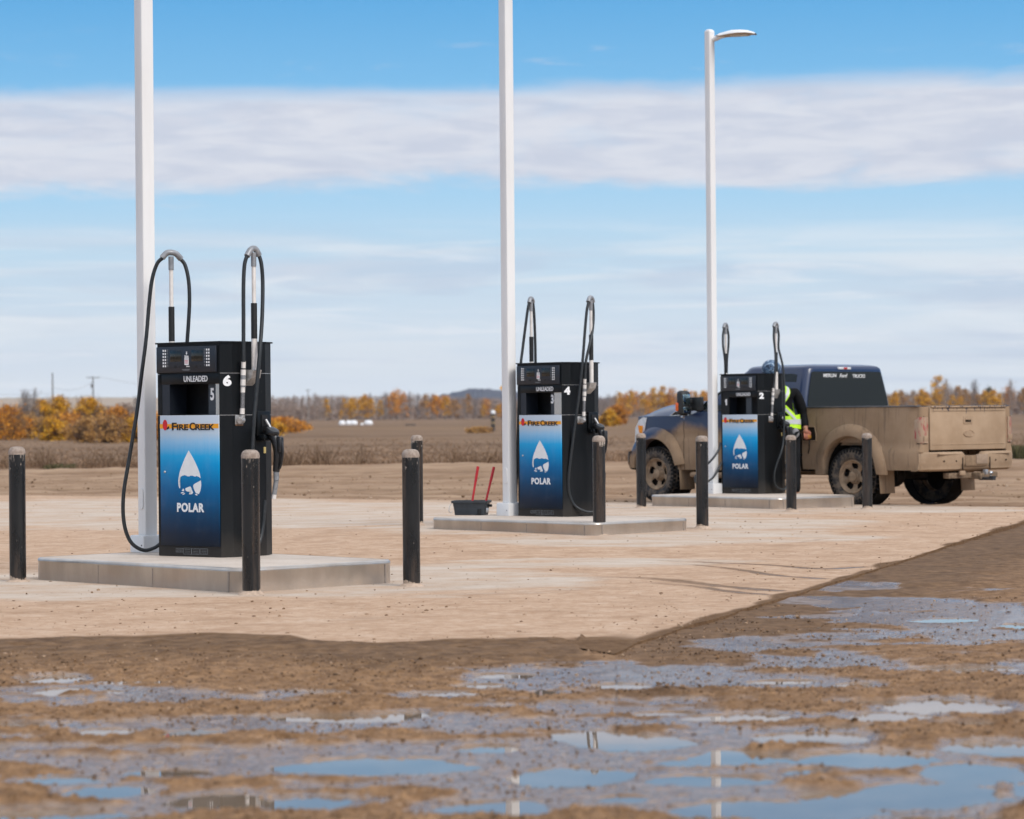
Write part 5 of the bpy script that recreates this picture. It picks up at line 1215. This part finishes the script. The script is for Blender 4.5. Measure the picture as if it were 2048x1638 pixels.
# head details: ears, nose, eyes, mouth, cap
hc = Vector((-.168, .082, 1.715))
b = MB()
for sg in (1, -1): b.sphere(tuple(hc + Vector((sg * .092, -.005, -.03))), .028, 6, (.35, .7, 1.1))
b.sphere(tuple(hc + Vector((0, .105, -.035))), .020, 6, (.8, 1.1, 1.4)); b.build('ears_and_nose', SKIN, body, 80)
b = MB()
for sg in (1, -1): b.sphere(tuple(hc + Vector((sg * .033, .090, -.005))), .010, 6)
b.build('eyes', DARKM, body)
b = MB(); b.box(tuple(hc + Vector((0, .092, -.082))), (.05, .012, .010), 0, .003); b.build('mouth', HANDM, body)
b = MB(); pr_ = [(.108, -.055), (.122, -.02), (.124, .02), (.114, .065), (.088, .10), (.048, .122), (.001, .13)]
b.lathe(pr_, 28, Matrix.Translation(hc + Vector((0, 0, 0))) @ Matrix.Diagonal((.98, 1.06, 1, 1))); b.build('patterned_cap', CAPB, person, 80)
b = MB(); b.sphere(tuple(Vector((.135, -.125, .90))), .05, 6, (1, .4, 1.3)); b.build('glove_in_pocket', GREYG, person)

# ================================================================== PLANTS, FAR OBJECTS
rng = np.random.default_rng(11)
def leaf_mat(name, a, b_, c, rough=.7, tw=None):
    t = T(name); oi = t.t.nodes.new('ShaderNodeObjectInfo').outputs['Random']; at_ = t.attr('shade')
    col = t.mix(t.rng(at_, .25, .75), a, b_); col = t.mix(t.rng(at_, .75, 1.), col, c); col = t.mix(t.rng(at_, .24, .10), col, tw or a); t.set(col, rough)
    t.b.inputs['Specular IOR Level'].default_value = .1
    return t.m
GOLD = leaf_mat('gold_leaves', (.50, .235, .022), (.80, .41, .03), (.90, .56, .08), tw=(.17, .11, .065))
ORNG = leaf_mat('orange_leaves', (.42, .165, .028), (.74, .305, .035), (.86, .44, .08), tw=(.18, .115, .075))
RUST = leaf_mat('rusty_leaves', (.28, .15, .06), (.52, .275, .085), (.68, .40, .13), tw=(.17, .12, .09))
TWIG = leaf_mat('bare_twigs', (.20, .14, .105), (.33, .24, .185), (.46, .36, .29))
GREYT = leaf_mat('grey_twigs', (.15, .125, .115), (.235, .20, .18), (.34, .30, .28))
OLIVE = leaf_mat('olive_leaves', (.06, .055, .02), (.12, .10, .035), (.2, .15, .05))
BARK = plain('pale_bark', (.27, .235, .205), .9, var=.3, scale=3); DBARK = plain('dark_bark', (.09, .07, .055), .9, var=.3, scale=3)
class Q:
    """numpy collector of quads with a shade attribute"""
    def __init__(s): s.V = []; s.A = []
    def quads(s, P, U, W, sh):
        s.V.append(np.stack([P - U - W, P + U - W, P + U + W, P - U + W], 1)); s.A.append(np.repeat(sh[:, None], 4, 1))
    def sticks(s, A, B, w0, w1, sh):
        D = B - A; N_ = np.cross(D, rng.normal(size=A.shape)); N_ /= np.linalg.norm(N_, axis=1)[:, None] + 1e-9
        s.V.append(np.stack([A - N_ * w0, A + N_ * w0, B + N_ * w1, B - N_ * w1], 1)); s.A.append(np.repeat(sh[:, None], 4, 1))
    def mesh(s, name, mat):
        V = np.concatenate(s.V).reshape(-1, 3); A = np.concatenate(s.A).ravel(); return np_mesh(name, V, np.arange(len(V)).reshape(-1, 4), mat, {'shade': A}, smooth=False)
def leaves(q, C, size, n_=None):
    k = len(C); U = rng.normal(size=(k, 3)); U /= np.linalg.norm(U, axis=1)[:, None]; W = np.cross(U, rng.normal(size=(k, 3))); W /= np.linalg.norm(W, axis=1)[:, None] + 1e-9
    s_ = size * rng.uniform(.5, 1.3, (k, 1)); q.quads(C, U * s_, W * s_ * .7, rng.random(k))
def crown_points(n, h0, h1, rad, clumps, spread=.38, pw=.8):
    """points gathered in clumps through a crown's volume"""
    out = []
    cz = h0 + (h1 - h0) * rng.random(clumps) ** pw
    for z in cz:
        f = (z - h0) / (h1 - h0); rr = rad * (math.sin(math.pi * min(.98, .12 + .86 * f)) ** .7); a = rng.random() * 6.283; d = rr * math.sqrt(rng.random())
        c = np.array([d * math.cos(a), d * math.sin(a), z]); m_ = int(n / clumps * rng.uniform(.4, 1.6)); out.append(c + rng.normal(size=(m_, 3)) * rad * spread * rng.uniform(.5, 1.1) * np.array([1, 1, .9]))
    P = np.concatenate(out); P[:, 2] = np.clip(P[:, 2], .05, None); return P
def tree_mesh(kind, h, rad, seed):
    """returns (trunk mesh, crown mesh)"""
    global rng
    rng = np.random.default_rng(seed)
    b = MB(); lean = rng.normal() * .03 * h
    tr = [(lean * k ** 2, 0, h * .93 * k) for k in np.linspace(0, 1, 5)]; r0 = .011 * h + .03
    b.tube(tr, [r0, r0 * .85, r0 * .6, r0 * .35, r0 * .12], 5, False)
    for i in range(12):
        k = rng.uniform(.25, .85); a = rng.random() * 6.28; z0 = h * .93 * k; L_ = rad * rng.uniform(.5, 1.0) * (1.1 - .5 * k); x0 = lean * k * k
        b.tube([(x0, 0, z0), (x0 + math.cos(a) * L_ * .5, math.sin(a) * L_ * .5, z0 + L_ * .55), (x0 + math.cos(a) * L_, math.sin(a) * L_, z0 + L_ * 1.25)], [r0 * .3, r0 * .2, r0 * .06], 3, False)
    tm = b.mesh('trunk', DBARK if kind in ('bush', 'rustbush') else BARK)
    q = Q(); bare = kind in ('bare', 'grey')
    n_st = 190 if bare else 60
    k = rng.uniform(.22, .95, n_st); a = rng.random(n_st) * 6.283; d = rad * rng.random(n_st) ** .6 * np.sin(np.pi * np.clip(k, .1, .93)) ** .6
    A = np.stack([d * np.cos(a) * .5, d * np.sin(a) * .5, h * (k - .08)], 1); B = np.stack([d * np.cos(a), d * np.sin(a), h * np.clip(k + rng.uniform(.04, .14, n_st), 0, 1.0)], 1)
    if bare:
        q.sticks(A, B, .035, .012, rng.random(n_st))
        P = crown_points(150, h * .30, h * .97, rad * .9, 26); leaves(q, P, .13)
        cm = q.mesh('crown', TWIG if kind == 'bare' else GREYT)
    else:
        q.sticks(A, B, .03, .01, rng.random(n_st) * .1)
        P = crown_points(1000, h * (.22 if kind != 'olive' else .1), h * .98, rad, 34, .26); leaves(q, P, .17)
        cm = q.mesh('crown', {'gold': GOLD, 'orange': ORNG, 'rust': RUST, 'olive': OLIVE}[kind])
    return tm, cm
def put_tree(name, tm, cm, loc, rz, s, label, cat, group):
    o = thing(name, label, cat, loc, rz, group); o.scale = (s, s, s)
    link('trunk', tm, o); link('crown', cm, o); return o
VAR = {}
for kind, h, rad in (('gold', 11, 2.2), ('orange', 10.5, 2.5), ('rust', 11, 2.3), ('bare', 12, 2.0), ('grey', 13, 2.2), ('olive', 12, 2.2)):
    VAR[kind] = [tree_mesh(kind, h * f, rad, 100 + i * 7 + len(kind)) for i, f in enumerate((1, .93, 1.06, .86))]
HT = {'gold': 11, 'orange': 10.5, 'rust': 11, 'bare': 12, 'grey': 13, 'olive': 12}
pr = random.Random(4)
LBL = {'gold': ('golden aspen with a full crown in the far tree line', 'golden aspens in the far tree line'), 'orange': ('orange-leaved aspen in the far tree line', 'orange aspens in the far tree line'), 'rust': ('brown-leaved thinning aspen in the far tree line', 'brown aspens in the far tree line'),
       'bare': ('bare brown aspen without leaves in the far tree line', 'bare brown aspens in the far tree line'), 'grey': ('bare pale grey aspen without leaves in the far tree line', 'bare grey aspens in the far tree line'), 'olive': ('dull green tree among orange ones in the far tree line', 'green trees in the far tree line')}
def far_tree(px, ytop, kind, Y, label=None, group=True):
    x = (px - CX) / F * Y; base = -.15; zt = at(px, ytop, Y)[2]; i = pr.randrange(4); tm, cm = VAR[kind][i]
    s = (zt - base) / (HT[kind] * (1, .93, 1.06, .86)[i] * .97)
    nm = {'olive': 'leafy_tree'}.get(kind, 'aspen_tree')
    put_tree(nm, tm, cm, (x, Y, base), pr.random() * 6.28, s, label or LBL[kind][0], 'tree', LBL[kind][1] if group else None)
def topy(px):
    """upper edge of the far trees in the photograph"""
    return float(np.interp(px, [500, 545, 620, 680, 720, 760, 800, 900, 1010, 1100, 1200, 1240, 1290, 1340, 1400, 1500, 1700, 1790, 1850, 1890, 1930, 1970, 2010, 2048, 2200],
                           [790, 786, 784, 782, 785, 782, 778, 786, 789, 790, 790, 783, 784, 776, 784, 783, 782, 780, 779, 768, 778, 782, 775, 772, 770]))
# the mid-field woods
for px in range(536, 1010, 13):
    k = pr.random(); Y = pr.uniform(960, 1080)
    kind = 'bare' if px < 690 and k < .8 else ('grey' if k < .22 else ('orange' if k < .62 else ('rust' if k < .8 else 'bare')))
    if px > 960: kind = 'gold' if k < .6 else 'orange'
    if 690 < px < 760 and k > .3: kind = 'gold'
    far_tree(px + pr.uniform(-5, 5), topy(px) + abs(pr.gauss(0, 7)) + (14 if kind == 'gold' else 2), kind, Y)
for px, yt in ((653, 800), (705, 797), (728, 793), (742, 800), (870, 792), (892, 796), (682, 822), (700, 818)): far_tree(px, yt, 'gold' if px != 870 else 'orange', 900)
# behind the lone pole and in front of the truck
for px in range(1196, 1470, 11):
    k = pr.random(); Y = pr.uniform(840, 980); kind = 'orange' if k < .5 else ('gold' if k < .72 else ('rust' if k < .85 else 'bare'))
    if px < 1225: kind = 'grey'
    far_tree(px + pr.uniform(-4, 4), topy(px) + abs(pr.gauss(0, 6)), kind, Y)
for px, yt in ((1262, 783), (1288, 786), (1308, 778), (1326, 775), (1345, 777), (1372, 783), (1390, 785)): far_tree(px, yt, 'orange' if px % 2 else 'gold', 800)
# the right-hand woods beyond the truck bed
for px in range(1740, 2190, 9):
    k = pr.random(); Y = pr.uniform(800, 960); kind = 'rust' if k < .34 else ('gold' if k < .54 else ('bare' if k < .74 else ('orange' if k < .88 else 'grey')))
    far_tree(px + pr.uniform(-5, 5), topy(px) + abs(pr.gauss(0, 8)), kind, Y)
far_tree(1876, 755, 'gold', 820, 'tall golden aspen rising above the wood beyond the pickup truck bed', None)
far_tree(1893, 758, 'bare', 815, 'tall half-bare aspen right beside the tall golden one beyond the truck bed', None)
far_tree(1950, 760, 'grey', 840, 'thin bare grey aspen standing above the wood beyond the tailgate', None)
far_tree(2022, 760, 'bare', 830, 'broad dark bare tree above the wood at the photo edge beyond the tailgate', None)
far_tree(1979, 775, 'olive', 830, 'dull green tree top among brown ones beyond the tailgate', None)
for px, yt in ((1790, 785), (1842, 780), (1852, 786), (1905, 792), (1920, 796), (1985, 784)): far_tree(px, yt, 'gold', 790)
# the mass of bare wood behind them all
rng = np.random.default_rng(77)
q = Q()
for x0, x1, n_, Y0, Y1 in ((520, 1060, 620, 1080, 1180), (1050, 1240, 110, 1080, 1200), (1190, 1700, 420, 980, 1100), (1560, 2220, 900, 960, 1100), (2220, 3300, 420, 960, 1100)):
    px = rng.uniform(x0, x1, n_); Y = rng.uniform(Y0, Y1, n_); X = (px - CX) / F * Y
    zt = np.array([at(a, topy(a) + 3 + abs(rng.normal()) * 6, y_)[2] for a, y_ in zip(px, Y)])
    A = np.stack([X, Y, np.full(n_, -.3)], 1); B = A + np.stack([rng.normal(size=n_) * .4, np.zeros(n_), zt * .95], 1); q.sticks(A, B, .14, .04, rng.random(n_))
    m_ = 26
    k = rng.uniform(.25, 1.0, (n_, m_)); P0 = A[:, None, :] + (B - A)[:, None, :] * (k - .07)[..., None] + rng.normal(size=(n_, m_, 3)) * np.array([.5, .5, 0]); P1 = P0 + np.stack([rng.normal(size=(n_, m_)) * .9, rng.normal(size=(n_, m_)) * .9, rng.uniform(.6, 1.9, (n_, m_))], -1)
    q.sticks(P0.reshape(-1, 3), P1.reshape(-1, 3), .07, .02, rng.random(n_ * m_))
    low = A[:, None, :] + np.stack([rng.normal(size=(n_, 14)) * 1.5, rng.normal(size=(n_, 14)) * 1.5, rng.uniform(.2, 6.0, (n_, 14))], -1); leaves(q, low.reshape(-1, 3), .42)
tag(link('woods', q.mesh('woods', TWIG)), 'far mass of bare brown aspen wood behind the single trees', 'wood', None, 'stuff')

# ---- willow and poplar bushes at the near edge of the field
def bush(px, ybase, ytop, wpx, kind, label, name='willow_bush', dens=1.):
    global rng
    rng = np.random.default_rng(int(px * 3 + ytop)); Y = CAMH * F / max(8, (ybase - (H0 - .0087 * (px - CX)))) ; Y = min(Y, 420)
    base = gnd(px, ybase)[2] - .05; h = at(px, ytop, Y)[2] - base; w_ = wpx / F * Y / 2
    o = thing(name, label, 'bush', ((px - CX) / F * Y, Y, base), 0, 'autumn bushes at the field edge')
    b = MB()
    for i in range(14):
        a = rng.random() * 6.28; d = w_ * rng.uniform(.2, .9); b.tube([(math.cos(a) * .12, math.sin(a) * .12, 0), (math.cos(a) * d * .5, math.sin(a) * d * .5, h * .5), (math.cos(a) * d, math.sin(a) * d, h * rng.uniform(.75, .98))], [.03, .02, .006], 4, False)
    b.build('stems', DBARK, o)
    q = Q(); n_ = 260; a = rng.random(n_) * 6.28; d = w_ * rng.random(n_) ** .5; A = np.stack([d * np.cos(a) * .5, d * np.sin(a) * .5, h * rng.uniform(.1, .5, n_)], 1); B = np.stack([d * np.cos(a), d * np.sin(a), h * rng.uniform(.5, 1.10, n_)], 1)
    q.sticks(A, B, .013, .004, rng.random(n_) * .15)
    P = crown_points(int(4200 * dens), h * .08, h * .95, w_ * 1.1, 70, .13, .85); P[:, 2] = np.minimum(P[:, 2], h * 1.12); leaves(q, P, .037 * Y / 155); link('foliage', q.mesh('foliage', {'gold': GOLD, 'orange': ORNG, 'rust': RUST, 'twig': TWIG}[kind]), o)
BU = [(18, 884, 812, 90, 'orange', 'orange bush at the very end of the bush row, beyond the lone bollard'), (60, 880, 830, 80, 'rust', 'low rusty bush beyond the lone bollard'), (118, 868, 793, 62, 'gold', 'tallest golden bush, pointed tops, beneath the bare utility pole'),
      (84, 866, 800, 50, 'gold', 'narrow golden bush beside the tallest golden one'), (178, 868, 794, 66, 'gold', 'golden bush under the utility pole with the crossarm'), (140, 884, 826, 90, 'orange', 'broad orange bush in front of the golden ones'),
      (105, 886, 838, 70, 'gold', 'low golden bush at the grass edge'), (170, 889, 838, 80, 'rust', 'dark rusty bush in the middle of the bush row'), (215, 890, 832, 84, 'rust', 'round dark brown bush next to the hose of pump 6'),
      (236, 880, 816, 86, 'orange', 'thin orange bush behind the round dark one'), (262, 889, 836, 70, 'gold', 'bright golden bush half hidden by the first light pole'), (300, 886, 824, 80, 'orange', 'orange bush hidden behind the first light pole and pump'),
      (250, 862, 812, 110, 'twig', 'bare brown bush behind the bright golden one'), (200, 862, 818, 120, 'twig', 'bare brown thicket behind the bush row'), (45, 860, 815, 110, 'twig', 'bare brown thicket behind the end of the bush row'),
      (562, 868, 838, 84, 'orange', 'rounded orange bush alone in the field beside pump 6'), (548, 874, 846, 44, 'gold', 'small golden bush in front of the rounded orange one'), (600, 862, 845, 40, 'orange', 'little orange bush at the flank of the rounded one'), (960, 868, 856, 50, 'rust', 'tiny faded bush in the field beside the middle light pole'), (-60, 884, 815, 100, 'gold', 'golden bush outside the picture at the end of the row'),
      (350, 884, 835, 70, 'rust', 'rusty bush behind the pump numbered 6'), (460, 876, 840, 70, 'orange', 'orange bush behind the pump numbered 6'), (1236, 850, 812, 50, 'orange', 'low orange bush in the field in front of the truck'), (1218, 853, 822, 40, 'gold', 'small golden bush beside the pump numbered 4')]
for a in BU:
    if a[0] >= -40: bush(*a)
# bare thin saplings over the bushes
for px, yb, yt in ((57, 862, 772), (48, 862, 776), (70, 862, 780), (272, 862, 790)):
    Y = 260; zb = -.2; h = at(px, yt, Y)[2] - zb; rng = np.random.default_rng(px); tm, cm = VAR['grey'][px % 4]
    put_tree('sapling', tm, cm, ((px - CX) / F * Y, Y, zb), px, h / 13, 'thin bare grey sapling showing above the bushes by the lone bollard' if px < 100 else 'thin bare sapling above the bushes beside the first light pole', 'tree', 'bare saplings above the bushes' if px < 100 else None)

# ---- dry grass: blades near the yard, tufts farther off
rng = np.random.default_rng(5)
GRASS = leaf_mat('dry_grass_blades', (.17, .10, .058), (.27, .17, .105), (.38, .255, .165), .9); DRKW = leaf_mat('dark_weeds', (.12, .072, .042), (.20, .128, .08), (.28, .19, .125), .9)
q = Q()
for ya, yb, n_, h_, w_ in ((67.4, 70, 15000, .17, .011), (70, 95, 24000, .08, .014), (95, 150, 12000, .07, .025)):
    Y = ya + (yb - ya) * rng.random(n_) ** 1.1; X = Y * rng.uniform(-.26, .26, n_); cl = fbm(X * .25, Y * .12, 5, 3); keep = cl > rng.normal(size=n_) * .35 - .25; X, Y, cl = X[keep], Y[keep], cl[keep]; m_ = len(X)
    Z = fieldz(X, Y); A = np.stack([X, Y, Z - .03], 1); hh = h_ * rng.uniform(.4, 1.2, m_) * (1 + .5 * cl); B = A + np.stack([rng.normal(size=m_) * .10, rng.normal(size=m_) * .10, hh], 1); q.sticks(A, B, w_, w_ * .3, np.clip(rng.random(m_) * .9 + cl * .5, 0, 1))
tag(link('dry_grass', q.mesh('dry_grass', GRASS)), 'dry brown grass standing along the edge of the field', 'grass', None, 'stuff')
q = Q()
for px in list(rng.uniform(440, 540, 16)) + list(rng.uniform(540, 720, 20)) + list(rng.uniform(-60, 300, 24)) + list(rng.uniform(860, 1000, 10)) + list(rng.uniform(2020, 2120, 30)):
    Y = rng.uniform(67.6, 70.5); x = (px - CX) / F * Y; h = rng.uniform(.25, .62); n_ = 16
    A = np.array([[x, Y, .08]] * n_) + rng.normal(size=(n_, 3)) * np.array([.10, .10, 0]); B = A + np.stack([rng.normal(size=n_) * .16, rng.normal(size=n_) * .1, h * rng.uniform(.4, 1, n_)], 1); q.sticks(A, B, .010, .004, rng.random(n_))
tag(link('weeds', q.mesh('weeds', DRKW)), 'tall dark dead weeds along the yard edge of the field', 'weeds', None, 'stuff')
GREENG = leaf_mat('green_grass', (.065, .062, .03), (.11, .105, .05), (.18, .155, .08), .9)
q = Q()
for x0, x1, n_ in ((90, 150, 500), (2015, 2080, 1500)):
    Y = rng.uniform(67.4, 69, n_); X = (rng.uniform(x0, x1, n_) - CX) / F * Y; A = np.stack([X, Y, np.full(n_, .05)], 1); hh = (.16 if x0 < 500 else .42); B = A + np.stack([rng.normal(size=n_) * .06, rng.normal(size=n_) * .06, hh * rng.uniform(.4, 1, n_)], 1); q.sticks(A, B, .012, .004, rng.random(n_))
tag(link('green_grass', q.mesh('green_grass', GREENG)), 'patches of still green grass along the yard edge', 'grass', None, 'stuff')

# ---- loose stones and clods
rng = np.random.default_rng(9)
def stones(name, X, Y, Z, S_, mat, label):
    ico = bmesh.new(); bmesh.ops.create_icosphere(ico, subdivisions=1, radius=1); iv = np.array([v.co[:] for v in ico.verts]); ico.verts.ensure_lookup_table(); jf = np.array([[v.index for v in f.verts] for f in ico.faces]); ico.free()
    n_ = len(X); J = iv[None] * (1 + rng.uniform(-.28, .28, (n_, len(iv), 1))); A = rng.random(n_) * 6.28; sc_ = S_[:, None] * rng.uniform(.6, 1.3, (n_, 3)) * np.array([1, 1, .62]); J = J * sc_[:, None, :]
    c, s = np.cos(A)[:, None], np.sin(A)[:, None]; V = np.stack([J[..., 0] * c - J[..., 1] * s, J[..., 0] * s + J[..., 1] * c, J[..., 2]], -1) + np.stack([X, Y, Z], 1)[:, None, :]
    Fq = (jf[None] + (np.arange(n_) * len(iv))[:, None, None]).reshape(-1, 3)
    me = np_mesh(name, V.reshape(-1, 3), Fq, mat, {'shade': np.repeat(rng.random(n_), len(iv))}, smooth=False); return tag(link(name, me), label, 'gravel', None, 'stuff')
STONE = leaf_mat('wet_stones', (.075, .042, .022), (.23, .132, .068), (.40, .27, .17), .6); CLOD = leaf_mat('clods', (.15, .09, .05), (.30, .20, .125), (.42, .31, .22), .9)
n_ = 60000
tt = rng.uniform(-.25, .25, n_); Yg = 7.0 * (19.0 / 7.0) ** (rng.random(n_) ** 1.5); Xg = tt * Yg
ok = Yg < np.where(tt < .0369, frontY(tt) - .2, rightY(tt) - .1); tt, Yg, Xg = tt[ok], Yg[ok], Xg[ok]
zm, bs, wt = mudfield(Xg, Yg, tt); ok = (bs < .5) & (rng.random(len(Xg)) > wt * .55) & (fbm(Xg * 1.4, Yg * 1.0, 201, 4) > rng.normal(size=len(Xg)) * .35 - .05)
Xg, Yg, zm = Xg[ok], Yg[ok], zm[ok]
stones('gravel', Xg, Yg, zm + .001, .003 + .0075 * rng.random(len(Xg)) ** 5 + .002 * (Yg > 11), STONE, 'loose wet gravel scattered over the muddy road')
n_ = 4200; tt = rng.uniform(-.25, .2, n_); lo = padstart(tt) + .1; hi_ = backY(np.minimum(tt, .19)); Yg = lo + (hi_ - lo) * rng.random(n_) ** 1.5; Xg = tt * Yg; ok = (hi_ > lo) & (fbm(Xg * .7, Yg * .7, 211, 3) > rng.normal(size=n_) * .4 - .1)
Xg, Yg = Xg[ok], Yg[ok]
stones('dirt_crumbs', Xg, Yg, padz(Xg, Yg) + .002, .003 + .011 * rng.random(len(Xg)) ** 5, CLOD, 'crumbs of dark dirt scattered over the sandy pad')
n_ = 2200; tt = rng.uniform(-.25, .25, n_); lo = backY(np.minimum(tt, .19)) + .2; Yg = lo + (67 - lo) * rng.random(n_); Xg = tt * Yg
stones('yard_clods', Xg, Yg, np.full(n_, .0) + .05 * fbm(Xg * .5, Yg * .4, 161, 4), .010 + .03 * rng.random(n_) ** 6, CLOD, 'clods of dirt scattered over the yard behind the pad')

# ---- far things: bales, marker post, sign, low box, utility poles
BALE = plain('white_bale_wrap', (.78, .78, .78), .4, var=.04, scale=2)
for px, wpx, lb in ((684, 13, 'white wrapped bale at the end of the bale row, set apart'), (697, 12, 'white wrapped bale second in the row, highest of the bales'), (707, 16, 'long white wrapped bale in the middle of the row'), (724, 7, 'smallest white wrapped bale of the row'), (737, 17, 'white wrapped bale at the other end of the row, next to the smallest one')):
    Y = 420.; x = (px - CX) / F * Y; w_ = wpx / F * Y; h = .90 if px != 724 else .45
    o = thing('wrapped_bale', lb, 'hay bale', (x, Y, -.12), 0, 'white wrapped bales in the field'); b = MB()
    rad = h / 2; b.lathe([(.001, -w_ / 2), (rad * .45, -w_ * .48), (rad * .75, -w_ * .40), (rad * .95, -w_ * .24), (rad * 1.02, 0), (rad * .95, w_ * .24), (rad * .75, w_ * .40), (rad * .45, w_ * .48), (.001, w_ / 2)], 18, Matrix.Translation((0, 0, rad * .93)) @ Matrix.Rotation(R(90), 4, 'Y')); b.build('wrap', BALE, o)
Y = 230.; x = (986 - CX) / F * Y; o = thing('marker_post', 'short black and yellow banded marker post with a white top out in the field', 'marker post', (x, Y, -.15))
zt = at(986, 821, Y)[2] + .15; b = MB(); b.lathe([(.16, 0), (.16, zt - .28)], 14); b.build('post', plain('post_black', (.035, .032, .03), .7), o)
b = MB()
for k in (.42, .68): b.lathe([(.162, zt * k), (.165, zt * k + .01), (.165, zt * k + .11), (.162, zt * k + .12)], 14)
b.build('yellow_bands', plain('faded_yellow', (.36, .25, .12), .7), o)
b = MB(); b.lathe([(.19, zt - .28), (.21, zt - .2), (.19, zt - .06), (.12, zt), (.001, zt + .01)], 14); b.build('white_top', BALE, o)
Y = 130.; c = at(1005, 776, Y); o = thing('warning_sign', 'yellow roadside warning sign mostly hidden behind the middle light pole', 'road sign', (c[0], Y, -.2))
b = MB(); b.tube([(0, .03, 0), (0, .03, c[2] + .2)], .03, 8); b.build('sign_post', DARKM, o)
b = MB(); b.box((0, 0, c[2] + .2), (.21, .02, .21), 0, .01, Matrix.Rotation(R(45), 3, 'Y')); b.build('plate', plain('sign_yellow', (.80, .38, .01), .5), o)
Y = 380.; x = (821 - CX) / F * Y; o = thing('feed_box', 'low dark grey box lying far out in the field beyond the two bollards', 'box', (x, Y, -.15)); b = MB(); b.box((0, 0, .16), (1.4, .5, .30), 0, .03); b.box((0, 0, .33), (1.44, .54, .04)); b.build('box_body', DARKM, o)
POLE = plain('weathered_pole', (.13, .11, .095), .9, var=.2, scale=2); INS = plain('insulator', (.2, .2, .2), .4)
def upole(px, yt, yb, Y, arm, label, light=False):
    c = at(px, yt, Y); zb = min(-.1, at(px, yb, Y)[2]); o = thing('utility_pole', label, 'utility pole', (c[0], Y, zb), 0, 'wooden utility poles'); h = c[2] - zb
    b = MB(); b.tube([(0, 0, 0), (0, 0, h)], [.19, .13], 8); b.build('pole', POLE if not light else BARK, o)
    if arm:
        b = MB(); b.box((0, -.1, h - .25), (arm, .12, .14)); ar_ = b.build('crossarm', POLE, o)
        for s in (-.45, -.2, .45):
            b = MB(); b.tube([(s * arm, -.1, h - .2), (s * arm, -.1, h)], .05, 6); b.build('insulator', INS, ar_)
    if arm and not light:
        b = MB(); b.tube([(-.3, -.2, h - 2.6), (-.3, -.2, h - 1.7)], .22, 10); b.build('transformer', INS, o)
    return np.array([c[0], Y, c[2]])
U1 = upole(105, 746, 860, 620, 0, 'plain thin utility pole without crossarm above the golden bushes')
U2 = upole(186, 753, 860, 620, 3.0, 'utility pole with a wide crossarm and a can above the golden bushes')
U3 = upole(616, 779, 838, 900, 1.6, 'pale utility pole in front of the bare wood beside pump 6', True)
U4 = upole(2004, 790, 836, 780, 0, 'pale bare pole in front of the wood beyond the tailgate', True)
def wire(a, b_, sag, label, r=.028):
    P = [a + (b_ - a) * k + np.array([0, 0, -4 * sag * k * (1 - k)]) for k in np.linspace(0, 1, 16)]; b = MB(); b.tube(P, r, 4); tag(b.build('power_line', POLE), label, 'power line', 'power lines between the utility poles')
wire(U1 + [0, 0, -3.2], U2 + [0, 0, -1.2], 1.2, 'thin power line strung between the two poles above the bushes')
wire(U2 + [1.2, 0, 0], np.array([-60, 640, 8.6]), 1.6, 'thin power line running from the crossarm pole toward pump 6')
wire(np.array([-130, 610, 9.6]), U1 + [0, 0, -4.6], 1.2, 'thin power line coming in to the plain pole from outside the photo')

# ---- the air itself: far woods and hills fade into it
b = MB(); b.box((0, 2600, 60), (7000, 5800, 123.2))
hz_ = bpy.data.materials.new('thin_air'); hz_.use_nodes = True; ht_ = hz_.node_tree; ht_.nodes.remove(ht_.nodes['Principled BSDF'])
vp = ht_.nodes.new('ShaderNodeVolumePrincipled'); vp.inputs['Color'].default_value = (.76, .84, 1, 1); vp.inputs['Density'].default_value = .00005; vp.inputs['Anisotropy'].default_value = .2
ht_.links.new(vp.outputs[0], ht_.nodes['Material Output'].inputs['Volume'])
tag(b.build('haze', hz_), 'thin pale haze over the far woods and hills', 'haze', None, 'stuff')
S.cycles.volume_bounces = 0
